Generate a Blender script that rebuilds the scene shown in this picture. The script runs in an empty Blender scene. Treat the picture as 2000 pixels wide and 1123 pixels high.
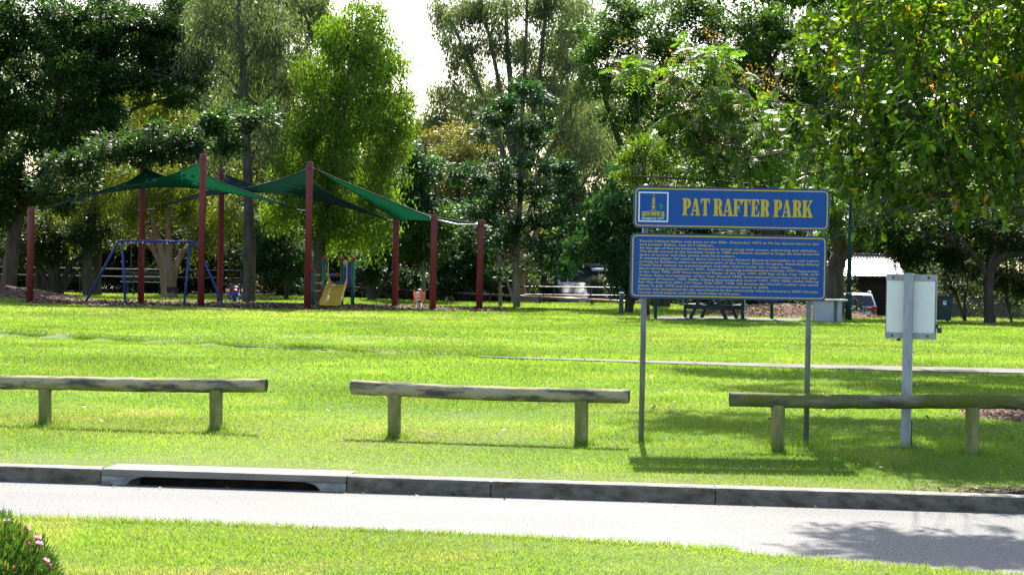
import bpy, bmesh, math, random
import numpy as np
from mathutils import Vector, Matrix
from mathutils.geometry import tessellate_polygon

scn = bpy.context.scene
COL = scn.collection
R = math.radians
PI = math.pi

# ------------------------------------------------------------------ camera, sky, sun, exposure
FPX = 4000.0                     # focal length in pixels of the 2000 px wide photograph
CAM_H = 1.7
ROLL = 0.018
PITCH_PX = 49.5
cam = bpy.data.cameras.new('camera')
cam.sensor_width = 36.0
cam.lens = 36.0 * FPX / 2000.0
cam.clip_start = 0.1
cam.clip_end = 2000
cam_o = bpy.data.objects.new('camera', cam)
COL.objects.link(cam_o)
cam_o.matrix_world = (Matrix.Translation((0, 0, CAM_H)) @ Matrix.Rotation(R(90) - math.atan(PITCH_PX / FPX), 4, 'X')
                      @ Matrix.Rotation(ROLL, 4, 'Z'))
scn.camera = cam_o

SUN_EL = R(44)
SUN_AZ = R(2.5)
world = bpy.data.worlds.new("World")
scn.world = world
world.use_nodes = True
wn = world.node_tree
wn.nodes.clear()
w_out = wn.nodes.new('ShaderNodeOutputWorld')
w_bg = wn.nodes.new('ShaderNodeBackground')
w_sky = wn.nodes.new('ShaderNodeTexSky')
w_sky.sky_type = 'NISHITA'
w_sky.sun_disc = False
w_sky.sun_elevation = SUN_EL
w_sky.sun_rotation = SUN_AZ
w_sky.air_density = 1.0
w_sky.dust_density = 2.2
w_sky.ozone_density = 1.0
w_bg.inputs['Strength'].default_value = 0.125
wn.links.new(w_sky.outputs['Color'], w_bg.inputs['Color'])
wn.links.new(w_bg.outputs['Background'], w_out.inputs['Surface'])

sun = bpy.data.lights.new('sun', 'SUN')
sun.energy = 5.0
sun.angle = R(0.53)
sun.color = (1.0, 0.94, 0.84)
sun_o = bpy.data.objects.new('sun', sun)
COL.objects.link(sun_o)
sd = Vector((math.sin(SUN_AZ) * math.cos(SUN_EL), math.cos(SUN_AZ) * math.cos(SUN_EL), math.sin(SUN_EL)))
sun_o.rotation_euler = (-sd).to_track_quat('-Z', 'Y').to_euler()
sun_o.location = (0, 0, 40)

scn.view_settings.view_transform = 'Standard'
scn.view_settings.look = 'None'
scn.view_settings.gamma = 1.0
scn.view_settings.use_curve_mapping = False
scn.view_settings.exposure = 1.6
scn.render.engine = 'CYCLES'
scn.cycles.max_bounces = 8
scn.cycles.diffuse_bounces = 4
scn.cycles.glossy_bounces = 3
scn.cycles.transmission_bounces = 4
scn.cycles.sample_clamp_indirect = 8

# ------------------------------------------------------------------ pixel <-> world
def ux(px, py): return (px - 1000.0) + ROLL * (py - 561.5)
def uy(px, py): return (py - 561.5) - ROLL * (px - 1000.0) + PITCH_PX
def P(px, py, d):
    return Vector((ux(px, py) * d / FPX, d, CAM_H - uy(px, py) * d / FPX))
def GD(px, py, z=0.0): return (CAM_H - z) * FPX / uy(px, py)
def G(px, py, z=0.0): return P(px, py, GD(px, py, z))

# ------------------------------------------------------------------ custom properties
def tag(o, label=None, cat=None, group=None, kind=None):
    if label: o['label'] = label
    if cat: o['category'] = cat
    if group: o['group'] = group
    if kind: o['kind'] = kind
    return o

def thing(name, label, cat, loc=(0, 0, 0), rz=0.0, group=None):
    o = bpy.data.objects.new(name, None)
    COL.objects.link(o)
    o.empty_display_size = 0.3
    o.location = loc
    o.rotation_euler = (0, 0, rz)
    return tag(o, label, cat, group)

def copy_tree(o, parent=None):
    c = o.copy()
    COL.objects.link(c)
    c.parent = parent
    for ch in list(o.children):
        copy_tree(ch, c)
    return c

# ------------------------------------------------------------------ mesh builder
class MB:
    def __init__(s):
        s.v = []; s.f = []; s.sm = []
    def add(s, vs, fs, smooth=False):
        b = len(s.v)
        s.v += [tuple(v) for v in vs]
        s.f += [tuple(b + i for i in f) for f in fs]
        s.sm += [smooth] * len(fs)
        return s
    def box(s, c, size, rot=None, bev=0.0, taper=None):
        hx, hy, hz = size[0] / 2, size[1] / 2, size[2] / 2
        vs = [Vector((x * hx, y * hy, z * hz)) for z in (-1, 1) for y in (-1, 1) for x in (-1, 1)]
        if taper:
            for v in vs:
                if v.z < 0: v.x *= taper; v.y *= taper
        fs = [(0, 2, 3, 1), (4, 5, 7, 6), (0, 1, 5, 4), (2, 6, 7, 3), (0, 4, 6, 2), (1, 3, 7, 5)]
        if bev > 0:
            bm = bmesh.new()
            bv = [bm.verts.new(v) for v in vs]
            for f in fs: bm.faces.new([bv[i] for i in f])
            bmesh.ops.bevel(bm, geom=bm.edges[:] , offset=bev, segments=2, affect='EDGES', profile=0.5)
            bm.verts.index_update()
            vs = [v.co.copy() for v in bm.verts]
            fs = [[v.index for v in f.verts] for f in bm.faces]
            bm.free()
        c = Vector(c)
        M = rot if rot is not None else Matrix.Identity(3)
        return s.add([M @ v + c for v in vs], fs)
    def tube(s, pts, rads, n=10, caps=True, smooth=True, closed=False):
        pts = [Vector(p) for p in pts]
        if not hasattr(rads, '__len__'): rads = [rads] * len(pts)
        m = len(pts)
        vs = []
        up = None
        for i, p in enumerate(pts):
            if closed:
                t = pts[(i + 1) % m] - pts[i - 1]
            elif i == 0: t = pts[1] - pts[0]
            elif i == m - 1: t = pts[-1] - pts[-2]
            else: t = pts[i + 1] - pts[i - 1]
            if t.length < 1e-9: t = Vector((0, 0, 1))
            t.normalize()
            if up is None:
                up = Vector((0, 0, 1)) if abs(t.z) < 0.9 else Vector((1, 0, 0))
            a = (up - t * up.dot(t))
            if a.length < 1e-6: a = t.orthogonal()
            a.normalize()
            up = a
            b = t.cross(a)
            for k in range(n):
                an = 2 * PI * k / n
                vs.append(p + (a * math.cos(an) + b * math.sin(an)) * rads[i])
        fs = []
        last = m if closed else m - 1
        for i in range(last):
            j = (i + 1) % m
            for k in range(n):
                k2 = (k + 1) % n
                fs.append((i * n + k, i * n + k2, j * n + k2, j * n + k))
        s.add(vs, fs, smooth)
        if caps and not closed:
            b = len(s.v) - m * n
            s.f.append(tuple(b + k for k in range(n))[::-1]); s.sm.append(False)
            s.f.append(tuple(b + (m - 1) * n + k for k in range(n))); s.sm.append(False)
        return s
    def lathe(s, c, prof, n=16, smooth=True):
        c = Vector(c)
        vs = []
        for r, z in prof:
            for k in range(n):
                a = 2 * PI * k / n
                vs.append(c + Vector((r * math.cos(a), r * math.sin(a), z)))
        fs = []
        for i in range(len(prof) - 1):
            for k in range(n):
                k2 = (k + 1) % n
                fs.append((i * n + k, i * n + k2, (i + 1) * n + k2, (i + 1) * n + k))
        fs.append(tuple(range(n))[::-1])
        fs.append(tuple((len(prof) - 1) * n + k for k in range(n)))
        return s.add(vs, fs, smooth)
    def ball(s, c, r, n=14, m=8, sz=1.0):
        prof = [(max(0.001, r * math.sin(PI * i / m)), -r * sz * math.cos(PI * i / m)) for i in range(m + 1)]
        return s.lathe(c, prof, n)
    def prism(s, poly, holes, origin, ex, ey, en, depth):
        """flat outline in the plane (ex, ey) extruded along en by depth, front face at origin"""
        loops = [poly] + list(holes)
        pl = [[Vector((p[0], p[1], 0)) for p in lp] for lp in loops]
        tris = tessellate_polygon(pl)
        flat = [p for lp in loops for p in lp]
        o, ex, ey, en = Vector(origin), Vector(ex), Vector(ey), Vector(en)
        fr = [o + ex * p[0] + ey * p[1] for p in flat]
        bk = [v + en * depth for v in fr]
        N = len(fr)
        fs = []
        for t in tris:
            a, b, c = [Vector((flat[i][0], flat[i][1], 0)) for i in t]
            cw = (b - a).cross(c - a).z
            nrm = ex.cross(ey)
            want = nrm.dot(-en) > 0
            tt = t if (cw > 0) == want else (t[0], t[2], t[1])
            fs.append(tuple(tt)); fs.append(tuple(N + i for i in tt[::-1]))
        k = 0
        for lp in loops:
            L = len(lp)
            for i in range(L):
                j = (i + 1) % L
                fs.append((k + i, k + j, N + k + j, N + k + i))
            k += L
        return s.add(fr + bk, fs)
    def grid(s, rows, smooth=True):
        n = len(rows[0])
        vs = [p for r in rows for p in r]
        fs = [(i * n + k, i * n + k + 1, (i + 1) * n + k + 1, (i + 1) * n + k)
              for i in range(len(rows) - 1) for k in range(n - 1)]
        return s.add(vs, fs, smooth)
    def build(s, name, mat, parent=None, origin=(0, 0, 0), recalc=False):
        me = bpy.data.meshes.new(name)
        ox, oy, oz = origin
        me.from_pydata([(x - ox, y - oy, z - oz) for x, y, z in s.v], [], s.f)
        me.polygons.foreach_set('use_smooth', s.sm)
        if recalc:
            bm = bmesh.new(); bm.from_mesh(me)
            bmesh.ops.recalc_face_normals(bm, faces=bm.faces[:])
            bm.to_mesh(me); bm.free()
        me.materials.append(mat)
        me.update()
        o = bpy.data.objects.new(name, me)
        COL.objects.link(o)
        if parent: o.parent = parent
        return o

def fast_mesh(name, verts, loops, starts, mat, parent=None, rnd=None, smooth=False):
    me = bpy.data.meshes.new(name)
    me.vertices.add(len(verts))
    me.vertices.foreach_set('co', np.ascontiguousarray(verts, dtype=np.float32).ravel())
    me.loops.add(len(loops))
    me.loops.foreach_set('vertex_index', np.ascontiguousarray(loops, dtype=np.int32))
    me.polygons.add(len(starts))
    me.polygons.foreach_set('loop_start', np.ascontiguousarray(starts, dtype=np.int32))
    if smooth:
        me.polygons.foreach_set('use_smooth', np.ones(len(starts), dtype=bool))
    if rnd is not None:
        at = me.attributes.new('variation', 'FLOAT', 'POINT')
        at.data.foreach_set('value', np.ascontiguousarray(rnd, dtype=np.float32))
    me.update(calc_edges=True)
    me.materials.append(mat)
    o = bpy.data.objects.new(name, me)
    COL.objects.link(o)
    if parent: o.parent = parent
    return o

# ------------------------------------------------------------------ materials
def new_mat(name):
    m = bpy.data.materials.new(name)
    m.use_nodes = True
    nt = m.node_tree
    nt.nodes.clear()
    out = nt.nodes.new('ShaderNodeOutputMaterial')
    return m, nt, out

def pmat(name, col, rough=0.6, spec=0.4, metal=0.0, col2=None, scale=4.0, detail=6.0, lo=0.35, hi=0.65,
         stretch=(1, 1, 1), bump=0.0, bscale=None, col3=None, scale3=1.5, lo3=0.5, hi3=0.7, trans=0.0, tcol=None, emit=None,
         coat=0.0, obj=True):
    m, nt, out = new_mat(name)
    N, L = nt.nodes.new, nt.links.new
    b = N('ShaderNodeBsdfPrincipled')
    b.inputs['Roughness'].default_value = rough
    b.inputs['Specular IOR Level'].default_value = spec
    b.inputs['Metallic'].default_value = metal
    b.inputs['Coat Weight'].default_value = coat
    tc = N('ShaderNodeTexCoord')
    mp = N('ShaderNodeMapping')
    mp.inputs['Scale'].default_value = stretch
    L(tc.outputs['Object'], mp.inputs['Vector'])
    rgb = N('ShaderNodeRGB'); rgb.outputs[0].default_value = (*col, 1)
    src = rgb.outputs[0]
    def layer(src, c2, sc, lo, hi, off):
        nz = N('ShaderNodeTexNoise')
        nz.inputs['Scale'].default_value = sc
        nz.inputs['Detail'].default_value = detail
        nz.inputs['Roughness'].default_value = 0.62
        ad = N('ShaderNodeVectorMath'); ad.operation = 'ADD'; ad.inputs[1].default_value = (off, off * 1.7, off * .3)
        L(mp.outputs[0], ad.inputs[0]); L(ad.outputs[0], nz.inputs['Vector'])
        mr = N('ShaderNodeMapRange')
        mr.inputs['From Min'].default_value = lo; mr.inputs['From Max'].default_value = hi
        L(nz.outputs['Fac'], mr.inputs['Value'])
        mx = N('ShaderNodeMix'); mx.data_type = 'RGBA'
        L(mr.outputs[0], mx.inputs['Factor'])
        L(src, mx.inputs['A'])
        mx.inputs['B'].default_value = (*c2, 1)
        return mx.outputs['Result']
    if col2: src = layer(src, col2, scale, lo, hi, 0.0)
    if col3: src = layer(src, col3, scale3, lo3, hi3, 13.7)
    L(src, b.inputs['Base Color'])
    if bump > 0:
        nz = N('ShaderNodeTexNoise')
        nz.inputs['Scale'].default_value = bscale or scale * 3
        nz.inputs['Detail'].default_value = 5
        L(mp.outputs[0], nz.inputs['Vector'])
        bp = N('ShaderNodeBump'); bp.inputs['Strength'].default_value = bump; bp.inputs['Distance'].default_value = 0.02
        L(nz.outputs['Fac'], bp.inputs['Height'])
        L(bp.outputs[0], b.inputs['Normal'])
    if emit:
        b.inputs['Emission Color'].default_value = (*emit[0], 1)
        b.inputs['Emission Strength'].default_value = emit[1]
    sh = b.outputs[0]
    if trans > 0:
        t = N('ShaderNodeBsdfTranslucent')
        if tcol: t.inputs['Color'].default_value = (*tcol, 1)
        else: L(src, t.inputs['Color'])
        mx = N('ShaderNodeMixShader'); mx.inputs[0].default_value = trans
        L(b.outputs[0], mx.inputs[1]); L(t.outputs[0], mx.inputs[2])
        sh = mx.outputs[0]
    L(sh, out.inputs['Surface'])
    return m

def leaf_mat(name, cols, tgain=(1.6, 1.5, 0.6), trans=0.5, rough=0.4, spec=0.45, nscale=0.35, namp=0.45):
    """cols: list of (pos, rgb) over the per-leaf random attribute; a slow noise varies whole sprays"""
    m, nt, out = new_mat(name)
    N, L = nt.nodes.new, nt.links.new
    at = N('ShaderNodeAttribute'); at.attribute_name = 'variation'
    rp = N('ShaderNodeValToRGB')
    el = rp.color_ramp.elements
    el[0].position, el[0].color = cols[0][0], (*cols[0][1], 1)
    el[1].position, el[1].color = cols[-1][0], (*cols[-1][1], 1)
    for p, c in cols[1:-1]:
        e = el.new(p); e.color = (*c, 1)
    L(at.outputs['Fac'], rp.inputs[0])
    tc = N('ShaderNodeTexCoord')
    nz = N('ShaderNodeTexNoise'); nz.inputs['Scale'].default_value = nscale; nz.inputs['Detail'].default_value = 3
    L(tc.outputs['Object'], nz.inputs['Vector'])
    mr = N('ShaderNodeMapRange')
    mr.inputs['From Min'].default_value = 0.3; mr.inputs['From Max'].default_value = 0.7
    mr.inputs['To Min'].default_value = 1 - namp; mr.inputs['To Max'].default_value = 1 + namp
    L(nz.outputs['Fac'], mr.inputs['Value'])
    sc = N('ShaderNodeVectorMath'); sc.operation = 'SCALE'
    L(rp.outputs[0], sc.inputs[0]); L(mr.outputs[0], sc.inputs['Scale'])
    b = N('ShaderNodeBsdfPrincipled')
    b.inputs['Roughness'].default_value = rough
    b.inputs['Specular IOR Level'].default_value = spec
    L(sc.outputs[0], b.inputs['Base Color'])
    mu = N('ShaderNodeVectorMath'); mu.operation = 'MULTIPLY'; mu.inputs[1].default_value = tgain
    L(sc.outputs[0], mu.inputs[0])
    t = N('ShaderNodeBsdfTranslucent')
    L(mu.outputs[0], t.inputs['Color'])
    mx = N('ShaderNodeMixShader'); mx.inputs[0].default_value = trans
    L(b.outputs[0], mx.inputs[1]); L(t.outputs[0], mx.inputs[2])
    L(mx.outputs[0], out.inputs['Surface'])
    return m

M = {}
M['log'] = pmat('weathered_log', (0.40, 0.33, 0.205), 0.88, 0.15, col2=(0.09, 0.082, 0.07), scale=1.9, stretch=(1.3, 5, 5), lo=.45, hi=.58,
                bump=.5, bscale=18, col3=(0.24, 0.22, 0.05), scale3=1.6, lo3=.52, hi3=.66)
M['log_mossy'] = pmat('mossy_log', (0.24, 0.22, 0.14), 0.9, 0.15, col2=(0.08, 0.08, 0.05), scale=2.6, stretch=(1.2, 5, 5), lo=.42, hi=.62,
                      bump=.5, bscale=18, col3=(0.13, 0.14, 0.025), scale3=1.5, lo3=.45, hi3=.6)
M['log_post'] = pmat('mossy_post', (0.34, 0.31, 0.12), 0.9, 0.15, col2=(0.14, 0.13, 0.06), scale=3.0, stretch=(5, 5, 1.2), bump=.4, bscale=16,
                     col3=(0.18, 0.19, 0.04), scale3=2.0, lo3=.45, hi3=.65)
M['log_end'] = pmat('cut_timber_end', (0.10, 0.09, 0.07), 0.9, 0.1, col2=(0.04, 0.035, 0.03), scale=9)
M['blue'] = pmat('sign_blue', (0.012, 0.085, 0.33), 0.5, 0.22, col2=(0.010, 0.070, 0.28), scale=2.5, stretch=(6, 6, .7), lo=.5, hi=.7)
M['blue_edge'] = pmat('sign_edge', (0.06, 0.09, 0.22), 0.5, 0.4, col2=(0.05, 0.05, 0.09), scale=6)
M['gold'] = pmat('sign_gold', (0.64, 0.46, 0.02), 0.5, 0.3, col2=(0.58, 0.41, 0.02), scale=7)
M['gold_pale'] = pmat('sign_text_gold', (0.66, 0.50, 0.13), 0.55, 0.3, col2=(0.6, 0.45, 0.12), scale=9)
M['sign_white'] = pmat('sign_white', (0.8, 0.84, 0.82), 0.5, 0.3, col2=(0.72, 0.76, 0.75), scale=5)
M['sign_green'] = pmat('sign_green', (0.03, 0.24, 0.17), 0.5, 0.3, col2=(0.03, 0.2, 0.15), scale=5)
M['galv'] = pmat('galvanised_steel', (0.40, 0.42, 0.43), 0.5, 0.5, metal=0.35, col2=(0.27, 0.285, 0.30), scale=5, stretch=(3, 3, .8), bump=.05)
M['galv_dark'] = pmat('dull_steel', (0.24, 0.245, 0.25), 0.55, 0.4, metal=0.3, col2=(0.15, 0.15, 0.155), scale=5, stretch=(3, 3, .8))
M['board_white'] = pmat('white_board', (0.90, 0.88, 0.79), 0.45, 0.4, col2=(0.85, 0.83, 0.74), scale=2.5, col3=(0.42, 0.42, 0.22), scale3=1.1,
                        stretch=(3.5, 3.5, 1.0), lo3=.6, hi3=.78)
M['bolt'] = pmat('bolt_steel', (0.12, 0.09, 0.08), 0.5, 0.5, metal=.5, col2=(.08, .06, .05), scale=30)
M['black'] = pmat('black_metal', (0.02, 0.02, 0.022), 0.4, 0.5, col2=(0.03, 0.03, 0.03), scale=8)
M['conc'] = pmat('concrete', (0.42, 0.40, 0.36), 0.9, 0.2, col2=(0.30, 0.285, 0.255), scale=3.5, bump=.25, bscale=40)
M['conc_pale'] = pmat('pale_concrete', (0.46, 0.46, 0.44), 0.85, 0.25, col2=(0.36, 0.36, 0.345), scale=4, bump=.2, bscale=45)
M['path'] = pmat('footpath_concrete', (0.18, 0.172, 0.155), 0.92, 0.1, col2=(0.115, 0.11, 0.098), scale=1.6, bump=.2, bscale=45)
M['lintel'] = pmat('weathered_lintel', (0.27, 0.25, 0.21), 0.88, 0.12, col2=(0.18, 0.165, 0.135), scale=2.2, stretch=(1, 1, 3), bump=.25, bscale=45, col3=(.13, .125, .11), scale3=1.3, lo3=.55, hi3=.75)
M['kerb'] = pmat('kerb_concrete', (0.36, 0.34, 0.30), 0.9, 0.2, col2=(0.19, 0.175, 0.15), scale=3.2, stretch=(1.5, 1.5, 4), lo=.4, hi=.6, bump=.35, bscale=45)
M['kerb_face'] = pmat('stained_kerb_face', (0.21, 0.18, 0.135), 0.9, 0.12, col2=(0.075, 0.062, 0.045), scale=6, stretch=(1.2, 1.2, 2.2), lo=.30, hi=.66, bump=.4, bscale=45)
M['red_post'] = pmat('red_post_paint', (0.20, 0.030, 0.032), 0.5, 0.3, col2=(0.15, 0.025, 0.027), scale=2, stretch=(2, 2, .6))
M['sail'] = pmat('green_shade_cloth', (0.008, 0.075, 0.036), 0.9, 0.05, col2=(0.007, 0.062, 0.03), scale=1.2, trans=.5, tcol=(0.003, 0.042, 0.017))
M['sail_dark'] = pmat('dark_shade_cloth', (0.02, 0.048, 0.043), 0.9, 0.03, col2=(0.016, 0.04, 0.036), scale=1.2, trans=.4, tcol=(0.004, 0.022, 0.014))
M['cable'] = pmat('steel_cable', (0.55, 0.55, 0.55), 0.35, 0.5, metal=.8, col2=(.45, .45, .45), scale=30)
M['sail_edge'] = pmat('sail_webbing', (0.015, 0.03, 0.025), 0.8, 0.2, col2=(.02, .04, .03), scale=20)
M['swing_blue'] = pmat('swing_blue_paint', (0.014, 0.05, 0.25), 0.4, 0.35, col2=(0.018, 0.04, 0.21), scale=3)
M['swing_violet'] = pmat('swing_violet_paint', (0.035, 0.028, 0.22), 0.4, 0.35, col2=(0.03, 0.03, 0.2), scale=3)
M['rubber'] = pmat('black_rubber', (0.015, 0.015, 0.016), 0.7, 0.3, col2=(0.025, 0.025, 0.025), scale=12)
M['chain'] = pmat('chain_steel', (0.2, 0.2, 0.2), 0.4, 0.5, metal=.8, col2=(.12, .12, .12), scale=60)
M['play_green'] = pmat('play_green_paint', (0.008, 0.15, 0.07), 0.4, 0.5, col2=(0.008, 0.12, 0.06), scale=3)
M['play_red'] = pmat('play_red_plastic', (0.42, 0.015, 0.035), 0.3, 0.5, col2=(0.36, 0.012, 0.03), scale=5)
M['play_yellow'] = pmat('play_yellow_plastic', (0.62, 0.42, 0.06), 0.3, 0.5, col2=(0.55, 0.37, 0.05), scale=4)
M['slide'] = pmat('slide_yellow_plastic', (0.60, 0.37, 0.03), 0.3, 0.45, col2=(0.54, 0.32, 0.025), scale=3)
M['play_blue'] = pmat('play_blue_plastic', (0.012, 0.06, 0.36), 0.3, 0.5, col2=(0.01, 0.05, 0.3), scale=4)
M['orange'] = pmat('orange_plastic', (0.72, 0.15, 0.03), 0.35, 0.45, col2=(0.62, 0.12, 0.025), scale=5)
M['pale_grey'] = pmat('pale_grey_plastic', (0.6, 0.58, 0.62), 0.45, 0.4, col2=(0.5, 0.49, 0.52), scale=5)
M['dark_green'] = pmat('dark_green_paint', (0.010, 0.045, 0.035), 0.6, 0.2, col2=(0.008, 0.035, 0.028), scale=3)
M['bench_green'] = pmat('bench_green_plastic', (0.016, 0.055, 0.05), 0.45, 0.4, col2=(0.012, 0.042, 0.04), scale=4)
M['table_green'] = pmat('table_dark_boards', (0.018, 0.035, 0.033), 0.55, 0.3, col2=(0.012, 0.024, 0.024), scale=4, stretch=(4, 1, 4))
M['bollard'] = pmat('bollard_recycled', (0.10, 0.12, 0.105), 0.7, 0.3, col2=(0.055, 0.07, 0.06), scale=4, stretch=(5, 5, 1))
M['rail_red'] = pmat('brown_red_rail', (0.42, 0.26, 0.23), 0.42, 0.6, metal=.6, col2=(0.34, 0.18, 0.15), scale=3)
M['bbq'] = pmat('bbq_grey_panel', (0.40, 0.42, 0.44), 0.5, 0.4, col2=(0.33, 0.345, 0.36), scale=2)
M['steel'] = pmat('stainless_top', (0.6, 0.6, 0.6), 0.3, 0.5, metal=.9, col2=(.5, .5, .5), scale=8)
M['bin'] = pmat('bin_plastic', (0.012, 0.035, 0.032), 0.5, 0.4, col2=(0.015, 0.028, 0.028), scale=4)
M['bin_lid'] = pmat('bin_lid_plastic', (0.05, 0.06, 0.07), 0.45, 0.4, col2=(0.04, 0.05, 0.055), scale=4)
M['timber_dark'] = pmat('dark_weatherboard', (0.075, 0.055, 0.045), 0.85, 0.2, col2=(0.04, 0.03, 0.026), scale=3, stretch=(1, 1, 8))
M['paling'] = pmat('grey_brown_paling', (0.14, 0.11, 0.075), 0.9, 0.15, col2=(0.08, 0.065, 0.045), scale=3, stretch=(7, 7, 1))
M['zinc'] = pmat('corrugated_iron', (0.5, 0.48, 0.46), 0.35, 0.5, metal=.6, col2=(0.42, 0.36, 0.32), scale=1.2, stretch=(3, 1, 1))
M['house'] = pmat('house_slate_wall', (0.05, 0.058, 0.085), 0.7, 0.3, col2=(0.042, 0.05, 0.075), scale=1.0)
M['house_roof'] = pmat('house_roof_metal', (0.09, 0.10, 0.13), 0.5, 0.4, col2=(0.075, 0.085, 0.11), scale=1)
M['white_paint'] = pmat('white_paint', (0.75, 0.75, 0.75), 0.5, 0.4, col2=(.68, .68, .68), scale=3)
M['car_silver'] = pmat('silver_car_paint', (0.42, 0.45, 0.50), 0.25, 0.6, metal=.45, col2=(0.40, 0.43, 0.48), scale=1.5, coat=.6)
M['car_pale'] = pmat('pale_blue_car_paint', (0.10, 0.135, 0.175), 0.7, 0.1, metal=0, col2=(0.09, 0.125, 0.165), scale=1.5)
M['glass'] = pmat('dark_car_glass', (0.012, 0.015, 0.02), 0.06, 0.7, col2=(0.015, 0.02, 0.025), scale=1.5, coat=.5)
M['glass_pale'] = pmat('reflecting_car_glass', (0.015, 0.03, 0.05), 0.5, 0.1, col2=(0.02, 0.04, 0.065), scale=1.5)
M['tail_red'] = pmat('tail_lamp_red', (0.75, 0.02, 0.015), 0.2, 0.6, col2=(0.6, 0.015, 0.01), scale=9)
M['tail_amber'] = pmat('tail_lamp_amber', (0.9, 0.35, 0.03), 0.2, 0.6, col2=(0.8, 0.3, 0.03), scale=9)
M['mulch'] = pmat('bark_mulch', (0.13, 0.07, 0.045), 0.95, 0.1, col2=(0.055, 0.03, 0.02), scale=9, bump=1.0, bscale=30, col3=(0.22, 0.14, 0.095), scale3=4, lo3=.5, hi3=.72)
M['chips'] = leaf_mat('mulch_chip', [(0, (0.05, 0.028, 0.018)), (.5, (0.14, 0.075, 0.05)), (.85, (0.26, 0.16, 0.11)), (1, (0.4, 0.3, 0.22))], trans=0.05, rough=.8, spec=.2, namp=.2)
M['litter'] = leaf_mat('dead_leaf', [(0, (0.06, 0.027, 0.012)), (.5, (0.11, 0.055, 0.02)), (1, (0.16, 0.10, 0.045))], trans=.2, tgain=(1.2, 1, .7), rough=.6, spec=.3, namp=.2)
M['bark_grey'] = pmat('grey_bark', (0.115, 0.098, 0.078), 0.9, 0.1, col2=(0.055, 0.047, 0.038), scale=2.2, stretch=(2, 2, .5), bump=.6, bscale=10)
M['bark_pale'] = pmat('pale_gum_bark', (0.235, 0.195, 0.15), 0.85, 0.12, col2=(0.11, 0.09, 0.07), scale=1.4, stretch=(2, 2, .5), bump=.3, bscale=8)
M['bark_mid'] = pmat('brown_grey_bark', (0.13, 0.11, 0.08), 0.9, 0.1, col2=(0.06, 0.052, 0.04), scale=6, bump=.4, bscale=20)
M['bark_dark'] = pmat('dark_bark', (0.075, 0.06, 0.045), 0.9, 0.1, col2=(0.035, 0.03, 0.024), scale=2.5, stretch=(2, 2, .5), bump=.6, bscale=10)
M['bark_paper'] = pmat('peeling_paperbark', (0.31, 0.23, 0.155), 0.88, 0.1, col2=(0.22, 0.115, 0.055), scale=1.8, stretch=(2, 2, .5), bump=.6, bscale=9, col3=(.2, .17, .13), scale3=1.2)
M['twig_dry'] = pmat('dry_twig', (0.25, 0.20, 0.14), 0.9, 0.15, col2=(0.15, 0.11, 0.08), scale=6)

# ------------------------------------------------------------------ ground
def hnoise(x, y, scale, seed):
    """smooth value noise, 0..1"""
    r = np.random.RandomState(seed)
    T = r.rand(128, 128)
    u = np.asarray(x, float) / scale + 500.3; v = np.asarray(y, float) / scale + 500.7
    i = np.floor(u).astype(int); j = np.floor(v).astype(int)
    fu = u - i; fv = v - j
    fu = fu * fu * (3 - 2 * fu); fv = fv * fv * (3 - 2 * fv)
    a = T[i % 128, j % 128]; b = T[(i + 1) % 128, j % 128]
    c = T[i % 128, (j + 1) % 128]; d = T[(i + 1) % 128, (j + 1) % 128]
    return (a * (1 - fu) + b * fu) * (1 - fv) + (c * (1 - fu) + d * fu) * fv

def nrm(a): return a / np.maximum(np.linalg.norm(a, axis=-1, keepdims=True), 1e-9)

def sstep(a, b, x):
    t = np.clip((x - a) / (b - a), 0, 1)
    return t * t * (3 - 2 * t)

def kerb_y(x): return 16.07 - 0.117 * x            # face of the far kerb
NEAR = [(-60, 17.5), (-20, 15.0), (-3.36, 13.46), (-1.52, 13.26), (0, 12.93), (0.95, 12.70), (1.9, 12.32), (2.8, 11.88), (4.5, 11.0), (9, 8.6), (30, -3)]
NX = np.array([p[0] for p in NEAR], float); NY = np.array([p[1] for p in NEAR], float)
def near_y(x): return np.interp(x, NX, NY)          # road side edge of the near verge
PATH = [(-60, 72), (-18, 47), (-10.5, 42.6), (-7.0, 40.4), (-3.9, 38.7), (-1.5, 37.2), (0, 36.5), (2.25, 36.1), (5, 35.75), (8.5, 35.6), (16, 35.4), (60, 35.0)]
PX = np.array([p[0] for p in PATH], float); PY = np.array([p[1] for p in PATH], float)
def path_y(x): return np.interp(x, PX, PY)          # far edge of the footpath
PATH_W = 1.55
def path_w(x): return .22 + 1.33 * sstep(-1.2, 7.5, x)      # turf has crept over its near edge on the left

def tz(x, y):
    x = np.asarray(x, float); y = np.asarray(y, float)
    z = 0.05 * (hnoise(x, y, 9.0, 3) - 0.5) + 0.03 * (hnoise(x, y, 3.1, 4) - 0.5)
    z = z * sstep(17, 24, y)
    py = path_y(x)
    far = np.clip((y - py), -6, 8)
    lip = 0.07 * np.exp(-((far - 0.45) / 0.5) ** 2) * sstep(2.5, -3.0, x)
    z = z + lip
    inpath = sstep(py - PATH_W - .5, py - PATH_W - .1, y) * sstep(py + .35, py + .05, y)
    z = z * (1 - inpath) - 0.03 * inpath
    z = z - 0.03 * sstep(18.5, 16.5, y)
    drop = -1.05 * sstep(87, 99, y) * sstep(-10, -4, x) - 1.13 * sstep(74, 86, y) * sstep(8, 12, x) * (1 - sstep(87, 99, y) * .93)
    z = z + drop
    z = z + 0.42 * np.exp(-((x + 20.5) / 3.2) ** 2 - ((y - 77) / 4.0) ** 2)
    return z

def tz1(x, y): return float(tz(np.array([x]), np.array([y]))[0])

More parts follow.
